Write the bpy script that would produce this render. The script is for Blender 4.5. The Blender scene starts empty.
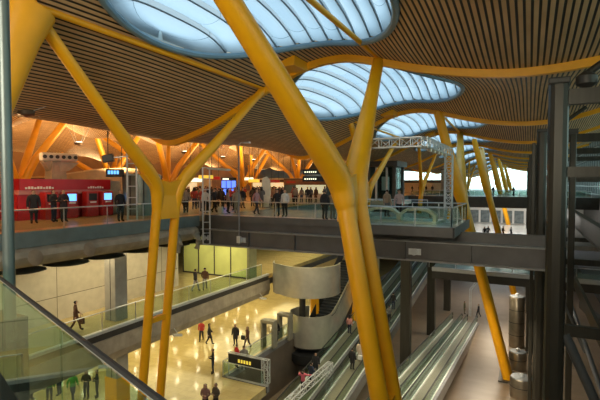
import bpy, bmesh, math, random
from mathutils import Vector, Matrix
R = random.Random(7)
S = bpy.context.scene
COL = S.collection
PI = math.pi

# ------------------------------------------------------------------ materials
MATS = {}
def mat(name, col, rough=0.5, metal=0.0, var=0.12, scale=3.0, bump=0.0, spec=0.5, emit=None, estr=0.0, stretch=(1, 1, 1)):
    if name in MATS: return MATS[name]
    m = bpy.data.materials.new(name); m.use_nodes = True
    nt = m.node_tree; b = nt.nodes['Principled BSDF']
    tc = nt.nodes.new('ShaderNodeTexCoord'); mp = nt.nodes.new('ShaderNodeMapping')
    mp.inputs['Scale'].default_value = stretch
    nz = nt.nodes.new('ShaderNodeTexNoise'); nz.inputs['Scale'].default_value = scale; nz.inputs['Detail'].default_value = 3
    rp = nt.nodes.new('ShaderNodeValToRGB')
    c = Vector(col)
    rp.color_ramp.elements[0].position = 0.3; rp.color_ramp.elements[1].position = 0.7
    rp.color_ramp.elements[0].color = (*(c * (1 - var)), 1); rp.color_ramp.elements[1].color = (*(c * (1 + var)), 1)
    L = nt.links.new
    L(tc.outputs['Object'], mp.inputs[0]); L(mp.outputs[0], nz.inputs['Vector']); L(nz.outputs['Fac'], rp.inputs[0])
    L(rp.outputs[0], b.inputs['Base Color'])
    b.inputs['Roughness'].default_value = rough; b.inputs['Metallic'].default_value = metal
    b.inputs['Specular IOR Level'].default_value = spec
    if bump:
        bp = nt.nodes.new('ShaderNodeBump'); bp.inputs['Strength'].default_value = bump; bp.inputs['Distance'].default_value = 0.02
        L(nz.outputs['Fac'], bp.inputs['Height']); L(bp.outputs[0], b.inputs['Normal'])
    if emit:
        b.inputs['Emission Color'].default_value = (*emit, 1); b.inputs['Emission Strength'].default_value = estr
    MATS[name] = m
    return m

def glass_mat(name, tint, gloss=0.12, rough=0.03, refl=(0.8, 0.9, 0.9)):
    if name in MATS: return MATS[name]
    m = bpy.data.materials.new(name); m.use_nodes = True
    nt = m.node_tree; nt.nodes.clear(); L = nt.links.new
    o = nt.nodes.new('ShaderNodeOutputMaterial'); mx = nt.nodes.new('ShaderNodeMixShader')
    t = nt.nodes.new('ShaderNodeBsdfTransparent'); g = nt.nodes.new('ShaderNodeBsdfGlossy')
    t.inputs[0].default_value = (*tint, 1); g.inputs[0].default_value = (*refl, 1); g.inputs['Roughness'].default_value = rough
    fr = nt.nodes.new('ShaderNodeLayerWeight'); fr.inputs[0].default_value = 0.5
    pw = nt.nodes.new('ShaderNodeMath'); pw.operation = 'POWER'; pw.inputs[1].default_value = 3.5
    ml = nt.nodes.new('ShaderNodeMath'); ml.operation = 'MULTIPLY_ADD'; ml.inputs[1].default_value = 0.45; ml.inputs[2].default_value = gloss * 0.3
    L(fr.outputs['Facing'], pw.inputs[0]); L(pw.outputs[0], ml.inputs[0]); L(ml.outputs[0], mx.inputs[0]); L(t.outputs[0], mx.inputs[1]); L(g.outputs[0], mx.inputs[2])
    L(mx.outputs[0], o.inputs[0])
    MATS[name] = m
    return m

def tile_mat(name, c1, c2, mortar, tile=(1.2, 0.6), rough=0.12, spec=0.5, msize=0.008, offset=0.5, axes='XY', blotch=2.0):
    if name in MATS: return MATS[name]
    m = bpy.data.materials.new(name); m.use_nodes = True
    nt = m.node_tree; b = nt.nodes['Principled BSDF']; L = nt.links.new
    tc = nt.nodes.new('ShaderNodeTexCoord'); br = nt.nodes.new('ShaderNodeTexBrick')
    src = tc.outputs['Object']
    if axes != 'XY':
        sp = nt.nodes.new('ShaderNodeSeparateXYZ'); cb = nt.nodes.new('ShaderNodeCombineXYZ')
        L(src, sp.inputs[0]); L(sp.outputs['XYZ'.index(axes[0])], cb.inputs[0]); L(sp.outputs['XYZ'.index(axes[1])], cb.inputs[1])
        src = cb.outputs[0]
    L(src, br.inputs['Vector'])
    br.inputs['Scale'].default_value = 1.0; br.inputs['Brick Width'].default_value = tile[0]; br.inputs['Row Height'].default_value = tile[1]
    br.inputs['Mortar Size'].default_value = msize; br.offset = offset
    br.inputs['Color1'].default_value = (*c1, 1); br.inputs['Color2'].default_value = (*c2, 1); br.inputs['Mortar'].default_value = (*mortar, 1)
    nz = nt.nodes.new('ShaderNodeTexNoise'); nz.inputs['Scale'].default_value = blotch; nz.inputs['Detail'].default_value = 4
    L(tc.outputs['Object'], nz.inputs['Vector'])
    mx = nt.nodes.new('ShaderNodeMixRGB'); mx.blend_type = 'MULTIPLY'; mx.inputs[0].default_value = 0.35
    L(br.outputs['Color'], mx.inputs[1]); L(nz.outputs['Fac'], mx.inputs[2]); L(mx.outputs[0], b.inputs['Base Color'])
    b.inputs['Roughness'].default_value = rough; b.inputs['Specular IOR Level'].default_value = spec
    MATS[name] = m
    return m

def bamboo_mat():
    m = bpy.data.materials.new('bamboo_slats'); m.use_nodes = True
    nt = m.node_tree; b = nt.nodes['Principled BSDF']; L = nt.links.new
    uv = nt.nodes.new('ShaderNodeUVMap'); uv.uv_map = 'arc'
    sp = nt.nodes.new('ShaderNodeSeparateXYZ'); L(uv.outputs[0], sp.inputs[0])
    d = nt.nodes.new('ShaderNodeMath'); d.operation = 'DIVIDE'; d.inputs[1].default_value = 0.215; L(sp.outputs[0], d.inputs[0])
    f = nt.nodes.new('ShaderNodeMath'); f.operation = 'FRACT'; L(d.outputs[0], f.inputs[0])
    rp = nt.nodes.new('ShaderNodeValToRGB'); L(f.outputs[0], rp.inputs[0])
    e = rp.color_ramp.elements
    e[0].position = 0.0; e[0].color = (0, 0, 0, 1); e[1].position = 1.0; e[1].color = (0, 0, 0, 1)
    for p, v in ((0.18, 0), (0.25, 1), (0.80, 1), (0.87, 0)):
        q = e.new(p); q.color = (v, v, v, 1)
    # wood tone: per slat and per board length
    fl = nt.nodes.new('ShaderNodeMath'); fl.operation = 'FLOOR'; L(d.outputs[0], fl.inputs[0])
    cb = nt.nodes.new('ShaderNodeCombineXYZ'); L(fl.outputs[0], cb.inputs[0])
    ys = nt.nodes.new('ShaderNodeMath'); ys.operation = 'MULTIPLY'; ys.inputs[1].default_value = 0.35; L(sp.outputs[1], ys.inputs[0]); L(ys.outputs[0], cb.inputs[1])
    nz = nt.nodes.new('ShaderNodeTexNoise'); nz.inputs['Scale'].default_value = 1.3; nz.inputs['Detail'].default_value = 3; L(cb.outputs[0], nz.inputs['Vector'])
    wr = nt.nodes.new('ShaderNodeValToRGB'); L(nz.outputs['Fac'], wr.inputs[0])
    wr.color_ramp.elements[0].position = 0.3; wr.color_ramp.elements[1].position = 0.7
    wr.color_ramp.elements[0].color = (0.52, 0.33, 0.165, 1); wr.color_ramp.elements[1].color = (0.70, 0.47, 0.255, 1)
    mx = nt.nodes.new('ShaderNodeMixRGB'); L(rp.outputs[0], mx.inputs[0])
    mx.inputs[1].default_value = (0.012, 0.010, 0.008, 1); L(wr.outputs[0], mx.inputs[2])
    L(mx.outputs[0], b.inputs['Base Color']); b.inputs['Roughness'].default_value = 0.6
    bp = nt.nodes.new('ShaderNodeBump'); bp.inputs['Strength'].default_value = 0.5; bp.inputs['Distance'].default_value = 0.03
    L(rp.outputs[0], bp.inputs['Height']); L(bp.outputs[0], b.inputs['Normal'])
    MATS['bamboo'] = m
    return m

YEL = mat('yellow_paint', (0.86, 0.39, 0.004), 0.42, 0, 0.05, 1.5)
ORG = mat('orange_paint', (0.66, 0.33, 0.02), 0.35, 0, 0.06, 1.5)
YEL2 = mat('pale_yellow_paint', (0.80, 0.44, 0.05), 0.35, 0, 0.05, 1.5)
STEEL = mat('grey_steel', (0.20, 0.20, 0.21), 0.45, 0.3, 0.12, 2)
DARK = mat('dark_steel_paint', (0.062, 0.058, 0.052), 0.45, 0.3, 0.15, 1.5)
BEAM = mat('bridge_steel_paint', (0.115, 0.108, 0.103), 0.5, 0.2, 0.15, 1.2)
COLM = mat('column_paint', (0.046, 0.043, 0.034), 0.38, 0.4, 0.2, 1.3, stretch=(3, 3, 0.3))
TEAL = mat('grey_green_paint', (0.14, 0.175, 0.17), 0.5, 0.1, 0.12, 2)
CONC = mat('concrete', (0.34, 0.29, 0.22), 0.75, 0, 0.22, 1.6, 0.25)
LIGHTM = mat('light_aluminium', (0.62, 0.64, 0.65), 0.35, 0.35, 0.06, 4)
STAIN = mat('stainless_steel', (0.62, 0.60, 0.52), 0.3, 0.65, 0.12, 1.2)
RAILM = mat('rail_steel', (0.50, 0.53, 0.52), 0.3, 0.7, 0.06, 5)
BLACK = mat('black_rubber', (0.015, 0.016, 0.018), 0.6, 0, 0.1, 5)
BEIGE = tile_mat('beige_panels', (0.66, 0.60, 0.47), (0.62, 0.56, 0.43), (0.16, 0.14, 0.10), (4.2, 2.3), 0.45, 0.3, 0.02, 0.0, 'YZ')
GREENW = tile_mat('pale_green_panels', (0.60, 0.62, 0.30), (0.58, 0.60, 0.28), (0.10, 0.11, 0.06), (3.0, 5.0), 0.4, 0.3, 0.02, 0.0, 'XZ')
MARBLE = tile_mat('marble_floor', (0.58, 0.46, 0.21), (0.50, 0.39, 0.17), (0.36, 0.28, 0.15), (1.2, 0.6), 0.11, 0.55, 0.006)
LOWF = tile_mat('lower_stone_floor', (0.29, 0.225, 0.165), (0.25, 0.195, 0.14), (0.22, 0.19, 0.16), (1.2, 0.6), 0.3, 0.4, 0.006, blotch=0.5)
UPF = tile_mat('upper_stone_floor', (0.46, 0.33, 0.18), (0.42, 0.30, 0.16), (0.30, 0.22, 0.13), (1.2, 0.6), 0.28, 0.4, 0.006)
DECK = mat('deck_stone', (0.42, 0.42, 0.40), 0.25, 0, 0.1, 1.5)
REDP = mat('red_panel', (0.42, 0.012, 0.022), 0.35, 0, 0.08, 2)
PINKP = mat('pink_band', (0.58, 0.22, 0.20), 0.4, 0, 0.12, 2)
WHITE = mat('white_paint', (0.75, 0.75, 0.72), 0.4, 0, 0.04, 3)
CREAM = mat('cream_panel', (0.62, 0.52, 0.33), 0.45, 0, 0.08, 3)
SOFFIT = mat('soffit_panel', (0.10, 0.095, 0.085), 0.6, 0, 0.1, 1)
SKIRTGLARE = mat('painted_skirt_glare', (0.90, 0.90, 0.88), 0.3, 0.15, 0.05, 4)  # near-white colour paints in the skylight reflection streaks along the skirts
BELT = mat('travelator_belt', (0.20, 0.20, 0.15), 0.45, 0.2, 0.15, 6, stretch=(8, 1, 1))
SIDE = mat('travelator_side', (0.26, 0.26, 0.24), 0.4, 0.4, 0.1, 1)
BLUES = mat('blue_screen', (0.02, 0.03, 0.1), 0.2, 0, 0.1, 9, emit=(0.10, 0.20, 1.0), estr=1.6)
SCRNB = mat('kiosk_screen', (0.02, 0.03, 0.1), 0.2, 0, 0.1, 9, emit=(0.15, 0.45, 1.0), estr=1.6)
SIGNW = mat('lit_sign_white', (0.8, 0.8, 0.7), 0.4, 0, 0.05, 9, emit=(1, 1, 0.7), estr=1.1)
SIGNY = mat('sign_yellow', (0.8, 0.6, 0.05), 0.4, 0, 0.05, 9, emit=(1, 0.75, 0.1), estr=0.5)
SHOPW = mat('shop_glow', (0.9, 0.9, 0.8), 0.4, 0, 0.25, 3, emit=(1, 0.88, 0.5), estr=0.45)
LAMPE = mat('lamp_lens', (1, 1, 1), 0.4, 0, 0, 3, emit=(1, 0.85, 0.55), estr=26)
LAMPW = mat('small_lamp', (1, 1, 1), 0.4, 0, 0, 3, emit=(1, 0.9, 0.7), estr=8)
FACE = mat('far_facade_white', (0.8, 0.8, 0.78), 0.6, 0, 0.05, 0.5)
GL = glass_mat('railing_glass', (0.82, 0.90, 0.87), 0.05)
GLT = glass_mat('walkway_glass', (0.80, 0.87, 0.82), 0.03)
GLNEAR = glass_mat('near_railing_glass', (0.72, 0.87, 0.82), 0.14, 0.03)
GLFAC = glass_mat('facade_glass', (0.80, 0.92, 0.92), 0.12)
GLSIDE = glass_mat('side_facade_glass', (0.50, 0.58, 0.55), 0.12)
GLYEL = glass_mat('lime_glass', (0.78, 0.83, 0.34), 0.06, 0.2)
BAMBOO = bamboo_mat()
def fabric():
    m = bpy.data.materials.new('skylight_fabric'); m.use_nodes = True
    nt = m.node_tree; nt.nodes.clear(); L = nt.links.new
    o = nt.nodes.new('ShaderNodeOutputMaterial'); mx = nt.nodes.new('ShaderNodeMixShader'); mx.inputs[0].default_value = 0.75
    d = nt.nodes.new('ShaderNodeBsdfDiffuse'); t = nt.nodes.new('ShaderNodeBsdfTranslucent')
    tc = nt.nodes.new('ShaderNodeTexCoord'); br = nt.nodes.new('ShaderNodeTexBrick'); L(tc.outputs['UV'], br.inputs['Vector'])
    br.inputs['Scale'].default_value = 1; br.inputs['Brick Width'].default_value = 3.0; br.inputs['Row Height'].default_value = 1.0
    br.inputs['Mortar Size'].default_value = 0.012; br.offset = 0.5
    br.inputs['Color1'].default_value = (0.31, 0.35, 0.37, 1); br.inputs['Color2'].default_value = (0.265, 0.31, 0.335, 1)
    br.inputs['Mortar'].default_value = (0.08, 0.11, 0.13, 1)
    L(br.outputs[0], d.inputs[0]); L(br.outputs[0], t.inputs[0])
    L(d.outputs[0], mx.inputs[1]); L(t.outputs[0], mx.inputs[2]); L(mx.outputs[0], o.inputs[0])
    return m
FABRIC = fabric()

# ------------------------------------------------------------------ mesh builder
def frame(p0, p1, up=(0, 0, 1)):
    z = (Vector(p1) - Vector(p0)); ln = z.length; z.normalize()
    u = Vector(up)
    if abs(z.dot(u)) > 0.98: u = Vector((0, 1, 0))
    x = u.cross(z).normalized(); y = z.cross(x)
    return x, y, z, ln

class MB:
    def __init__(s): s.v = []; s.f = []; s.uv = None
    def add(s, vs, fs):
        n = len(s.v); s.v += [tuple(v) for v in vs]; s.f += [tuple(i + n for i in f) for f in fs]; return s
    def box(s, x0, x1, y0, y1, z0, z1):
        vs = [(x, y, z) for x in (x0, x1) for y in (y0, y1) for z in (z0, z1)]
        return s.add(vs, [(0, 1, 3, 2), (4, 6, 7, 5), (0, 4, 5, 1), (2, 3, 7, 6), (0, 2, 6, 4), (1, 5, 7, 3)])
    def beam(s, p0, p1, w, h, up=(0, 0, 1)):
        x, y, z, ln = frame(p0, p1, up); a = Vector(p0); b = Vector(p1); vs = []
        for p in (a, b):
            for sx, sy in ((-1, -1), (1, -1), (1, 1), (-1, 1)): vs.append(p + x * sx * w / 2 + y * sy * h / 2)
        return s.add(vs, [(0, 3, 2, 1), (4, 5, 6, 7), (0, 1, 5, 4), (1, 2, 6, 5), (2, 3, 7, 6), (3, 0, 4, 7)])
    def tube(s, pts, rad, n=10, oval=1.0, side=None):
        pts = [Vector(p) for p in pts]
        if not isinstance(rad, (list, tuple)): rad = [rad] * len(pts)
        vs = []; fs = []
        for i, p in enumerate(pts):
            t = (pts[min(i + 1, len(pts) - 1)] - pts[max(i - 1, 0)]).normalized()
            u = Vector(side) if side is not None else (Vector((0, 0, 1)) if abs(t.z) < 0.95 else Vector((0, 1, 0)))
            x = (u - t * u.dot(t)).normalized(); y = t.cross(x)
            for k in range(n):
                a = 2 * PI * k / n; vs.append(p + x * math.cos(a) * rad[i] * oval + y * math.sin(a) * rad[i])
        for i in range(len(pts) - 1):
            for k in range(n):
                a = i * n + k; b = i * n + (k + 1) % n; fs.append((a, b, b + n, a + n))
        fs.append(tuple(range(n - 1, -1, -1))); fs.append(tuple(range((len(pts) - 1) * n, len(pts) * n)))
        return s.add(vs, fs)
    def lathe(s, prof, c=(0, 0, 0), n=24, sx=1, sy=1):
        vs = []; fs = []
        for r, z in prof:
            for k in range(n):
                a = 2 * PI * k / n; vs.append((c[0] + math.cos(a) * r * sx, c[1] + math.sin(a) * r * sy, c[2] + z))
        m = len(prof)
        for i in range(m - 1):
            for k in range(n):
                a = i * n + k; b = i * n + (k + 1) % n; fs.append((a, b, b + n, a + n))
        if prof[0][0] > 1e-4: fs.append(tuple(range(n - 1, -1, -1)))
        if prof[-1][0] > 1e-4: fs.append(tuple(range((m - 1) * n, m * n)))
        return s.add(vs, fs)
    def prism(s, prof, axis, a0, a1):
        # prof: list of 2D points in the two other axes, extruded along axis
        n = len(prof); vs = []
        for a in (a0, a1):
            for p, q in prof:
                vs.append({'X': (a, p, q), 'Y': (p, a, q), 'Z': (p, q, a)}[axis])
        fs = [tuple(range(n)), tuple(range(2 * n - 1, n - 1, -1))]
        for k in range(n): fs.append((k, k + n, (k + 1) % n + n, (k + 1) % n))
        return s.add(vs, fs)
    def sheet(s, path, z0, z1, th=0.05):
        # vertical wall following a plan path [(x,y)]
        P = [Vector((p[0], p[1])) for p in path]; N = []
        for i in range(len(P)):
            t = (P[min(i + 1, len(P) - 1)] - P[max(i - 1, 0)]).normalized(); N.append(Vector((-t.y, t.x)))
        vs = []
        for i, p in enumerate(P):
            a0 = z0[i] if isinstance(z0, list) else z0; a1 = z1[i] if isinstance(z1, list) else z1
            q = p + N[i] * th
            vs += [(p.x, p.y, a0), (p.x, p.y, a1), (q.x, q.y, a1), (q.x, q.y, a0)]
        fs = []
        for i in range(len(P) - 1):
            b = i * 4
            for k in range(4): fs.append((b + k, b + (k + 1) % 4, b + 4 + (k + 1) % 4, b + 4 + k))
        fs.append((0, 1, 2, 3)); e = (len(P) - 1) * 4; fs.append((e + 3, e + 2, e + 1, e))
        return s.add(vs, fs)
    def build(s, name, m, parent=None, smooth=False, bevel=0):
        if isinstance(name, str) and not s.v: return None
        off = Vector(root_of(parent)) if parent else Vector((0, 0, 0))
        me = bpy.data.meshes.new(name)
        if parent is None and s.v:
            xs = [v[0] for v in s.v]; ys = [v[1] for v in s.v]; zs = [v[2] for v in s.v]
            if not getattr(s, 'world', False):
                off = Vector(((min(xs) + max(xs)) / 2, (min(ys) + max(ys)) / 2, min(zs)))
        me.from_pydata([tuple(Vector(v) - off) for v in s.v], [], s.f); me.validate(); me.update()
        bm = bmesh.new(); bm.from_mesh(me); bmesh.ops.recalc_face_normals(bm, faces=bm.faces); bm.to_mesh(me); bm.free()
        me.materials.append(m)
        o = bpy.data.objects.new(name, me); COL.objects.link(o)
        if parent is None: o.location = off
        else: o.parent = parent
        if smooth:
            for p in me.polygons: p.use_smooth = True
            try: me.set_sharp_from_angle(angle=math.radians(40))
            except Exception: pass
        if bevel:
            b = o.modifiers.new('bevel', 'BEVEL'); b.width = bevel; b.segments = 2; b.limit_method = 'ANGLE'
        return o

def root_of(p):
    v = Vector((0, 0, 0))
    while p is not None: v += Vector(p.location); p = p.parent
    return v
def thing(name, label, cat, loc=(0, 0, 0), group=None):
    o = bpy.data.objects.new(name, None); COL.objects.link(o); o.location = loc
    o['label'] = label; o['category'] = cat; o.empty_display_size = 0.3
    if group: o['group'] = group
    return o
def tag(o, label, cat, group=None):
    o['label'] = label; o['category'] = cat
    if group: o['group'] = group
    return o
def struct(o): o['kind'] = 'structure'; return o
def wbuild(mb, name, m, smooth=False):     # world-origin structure mesh
    mb.world = True
    return struct(mb.build(name, m, None, smooth))
def copy_tree(o, loc=None, label=None, group=None, par=None):
    c = o.copy(); COL.objects.link(c)
    if par is not None: c.parent = par
    if loc is not None: c.location = loc
    if label: c['label'] = label
    if group: c['group'] = group
    for ch in list(o.children): copy_tree(ch, par=c)
    return c

# ------------------------------------------------------------------ camera
cam = bpy.data.cameras.new('camera'); cam.lens = 27; cam.sensor_width = 36; cam.clip_end = 1000; cam.clip_start = 0.1
co = bpy.data.objects.new('camera', cam); COL.objects.link(co)
co.location = (0, 0, 2); co.rotation_euler = (math.radians(90 - 2.04), 0, math.radians(27)); S.camera = co
CM = co.rotation_euler.to_matrix(); CP = Vector((0, 0, 2))
def at(px, py, X=None, Y=None, Z=None):
    d = CM @ Vector(((px - 300) / 450, -(py - 200) / 450, -1))
    if X is not None: t = X / d.x
    elif Y is not None: t = Y / d.y
    else: t = (Z - 2) / d.z
    return CP + d * t

# ------------------------------------------------------------------ floors
ZU, ZM, ZG, ZL = 0.0, -6.0, -11.0, -15.0
wbuild(MB().box(-75, -18.5, -12, 190, -0.35, 0), 'floor', UPF)
wbuild(MB().box(-75, -20.5, -12, 190, -6.35, -6), 'floor', MARBLE)
wbuild(MB().box(-75, -18.2, -12, 190, -11.5, -11).box(-18.2, -14.8, -12, 24.3, -11.5, -11), 'floor', MARBLE)
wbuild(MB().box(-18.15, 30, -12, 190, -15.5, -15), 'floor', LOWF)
wbuild(MB().box(-60, 12, 68, 190, -6.6, -6), 'floor', DECK)
wbuild(MB().box(-60, -2.9, 38, 190, -0.5, -0.36).box(-18.4, -16.5, 36, 36.1, -0.4, -0.36), 'ceiling', SOFFIT) if False else None
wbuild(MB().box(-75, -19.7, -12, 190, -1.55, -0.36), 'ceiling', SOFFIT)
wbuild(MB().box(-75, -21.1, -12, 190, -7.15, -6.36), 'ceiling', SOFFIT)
wbuild(MB().box(-75, -18.2, -12, 190, -15.5, -11.51), 'wall_basement', CONC)
wbuild(MB().box(-6.5, 3.5, -5, 0.9, -0.5, 0), 'floor', DECK)
# upper slab edge: grey-green strip then bulging concrete
wbuild(MB().box(-18.62, -18.38, -12, 22.2, -0.62, 0.02), 'trim_1', TEAL)
prof = [(-19.7, -0.63), (-18.45, -0.63), (-18.22, -0.78), (-18.16, -1.0), (-18.3, -1.25), (-18.7, -1.48), (-19.7, -1.62)]
wbuild(MB().prism(prof, 'Y', -12, 21.9), 'trim_2', CONC, True)
wbuild(MB().box(-18.62, -18.38, 31.2, 190, -0.62, 0.02), 'trim_3', TEAL)
# mid slab edge
wbuild(MB().box(-20.62, -20.36, -12, 34, -6.08, -5.93), 'trim_4', LIGHTM)
wbuild(MB().box(-20.62, -20.44, -12, 34, -6.45, -6.08), 'trim_5', DARK)
wbuild(MB().prism([(-21.1, -6.45), (-20.34, -6.45), (-20.28, -7.3), (-20.45, -7.75), (-21.1, -7.8)], 'Y', -12, 34), 'trim_6', CONC)
# ground slab edge around the travelator void
wbuild(MB().box(-18.24, -18.0, 24.3, 190, -11.35, -10.95).box(-18.24, -14.7, 24.24, 24.5, -11.35, -10.95), 'trim_7', STEEL)
wbuild(MB().box(-18.2, -18.04, 24.5, 190, -15, -11.36), 'wall_void', mat('brown_void_panel', (0.14, 0.115, 0.09), 0.35, 0.2, 0.15, 1))
# walls
wbuild(MB().box(-24.8, -24.5, -12, 27, -6, -1.55), 'wall_mid_level', BEIGE)
wbuild(MB().box(-75, -44.7, -12, 190, -11, -7.2).box(-75, -44.7, -12, 190, -6, -1.56), 'wall_left_lower', CREAM)
wbuild(MB().box(-44, -19.5, 47.5, 47.8, -6, -1.55), 'wall_mid_back', GREENW)
wbuild(MB().box(-44, -19.0, 62, 62.4, -11, -7.2), 'wall_ground_back', CREAM)
wbuild(MB().box(-75.3, -75, -12, 190, 0, 12), 'wall_left', mat('warm_brown_wall', (0.36, 0.20, 0.09), 0.6, 0, 0.15, 0.5))
wbuild(MB().box(-75, 30, -12.3, -12, -15, 12), 'wall_back', CONC)
wbuild(MB().box(9.2, 9.5, -12, 60, -15, 0.4).box(9.2, 9.5, 60, 190, -15, 0.4), 'wall_right', mat('dark_wall', (0.06, 0.06, 0.055), 0.6, 0, 0.2, 1))

# ------------------------------------------------------------------ the wave roof
KX = [-75, -66, -58, -48, -38, -33, -29, -24, -20.3, -17.7, -15.4, -12.8, -10.5, -8.5, -6.6, -4.4, -2, 0, 2.5, 5, 9, 14]
KZ = [8.5, 9, 5.3, 9.6, 6.2, 7.4, 8.6, 6.7, 4.75, 5.2, 6.1, 7.35, 8.25, 8.45, 8.05, 7.45, 7.0, 6.85, 7.05, 7.7, 9, 9.4]
KA = [.5, .6, .8, .8, 1.6, .9, .4, .3, .25, .2, .2, .15, .3, .5, .6, .7, .6, .5, .6, .6, .5, .3]
def interp(T, x):
    if x <= KX[0]: return T[0]
    if x >= KX[-1]: return T[-1]
    for i in range(len(KX) - 1):
        if KX[i] <= x <= KX[i + 1]: break
    h = KX[i + 1] - KX[i]; t = (x - KX[i]) / h
    def m(j):
        if j <= 0 or j >= len(KX) - 1: return 0
        return (T[j + 1] - T[j - 1]) / (KX[j + 1] - KX[j - 1])
    return (2*t**3-3*t**2+1)*T[i] + (t**3-2*t**2+t)*h*m(i) + (-2*t**3+3*t**2)*T[i+1] + (t**3-t**2)*h*m(i+1)
def roofz(x, y):
    a = interp(KA, x); p = 18.0
    z = interp(KZ, x) + a * (1 + math.cos(2 * PI * (y - 12.3) / 18)) / 2
    w = min(1, max(0, (-27 - x) / 7))
    if w > 0:
        z9 = interp(KZ, x) + a * abs(math.sin(PI * (y - 3.3) / 9)) ** 0.8
        z = z * (1 - w) + z9 * w
    return z
SKY = [((-8.4, 13.4 + 18 * k, 4.5, 5.9) if k <= 0 else (-9.05, 10.8 + 18 * k, 5.3, 7.4)) for k in range(-1, 10)]
def build_roof():
    xs = []; x = -75.0
    while x < -24: xs.append(x); x += 0.75
    while x < 14.01: xs.append(x); x += 0.3
    ys = [-12 + 0.6 * i for i in range(int(202 / 0.6) + 1)]
    arc = [0.0]
    for i in range(1, len(xs)): arc.append(arc[-1] + math.hypot(xs[i] - xs[i-1], interp(KZ, xs[i]) - interp(KZ, xs[i-1])))
    zz = [[roofz(x, y) for y in ys] for x in xs]
    vs = []; ny = len(ys); fs = []; V = {}
    for i, x in enumerate(xs):
        for j, y in enumerate(ys): vs.append([x, y, zz[i][j]])
    uvs = [(arc[i], ys[j]) for i in range(len(xs)) for j in range(ny)]
    def q(x, y):
        return min([((x - cx) / rx) ** 2 + ((y - cy) / ry) ** 2 for cx, cy, rx, ry in SKY if abs(y - cy) <= 12] + [9])
    inside = {}
    for i, x in enumerate(xs):
        if x < -15 or x > -2.5: continue
        for j, y in enumerate(ys):
            v = q(x, y)
            if v < 1: inside[i * ny + j] = v
    for i in range(len(xs) - 1):
        for j in range(ny - 1):
            f = (i * ny + j, (i + 1) * ny + j, (i + 1) * ny + j + 1, i * ny + j + 1)
            k = sum(1 for a in f if a in inside)
            if k == 4: continue
            fs.append(f)
    for idx in inside:     # pull inner border vertices onto the ellipse
        x, y, z = vs[idx]; c = min(SKY, key=lambda c: abs(c[1] - y)); s = 1 / math.sqrt(max(inside[idx], 0.01))
        if s > 1.5: continue
        nx = c[0] + (x - c[0]) * s; nyy = c[1] + (y - c[1]) * s
        vs[idx] = [nx, nyy, roofz(nx, nyy)]
        i0 = idx // ny
        # arc coordinate at the new x
        for i in range(len(xs) - 1):
            if xs[i] <= nx <= xs[i+1]: t = (nx - xs[i]) / (xs[i+1] - xs[i]); uvs[idx] = (arc[i] * (1-t) + arc[i+1] * t, nyy); break
    me = bpy.data.meshes.new('ceiling'); me.from_pydata([tuple(v) for v in vs], [], fs)
    uv = me.uv_layers.new(name='arc')
    for l in me.loops: uv.data[l.index].uv = uvs[l.vertex_index]
    me.materials.append(BAMBOO)
    for p in me.polygons: p.use_smooth = True
    bm = bmesh.new(); bm.from_mesh(me)
    loose = [v for v in bm.verts if not v.link_faces]; bmesh.ops.delete(bm, geom=loose, context='VERTS'); bm.to_mesh(me); bm.free()
    o = bpy.data.objects.new('ceiling', me); COL.objects.link(o); struct(o)
    so = o.modifiers.new('thick', 'SOLIDIFY'); so.thickness = 0.18; so.offset = 1
    return o
build_roof()

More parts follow.
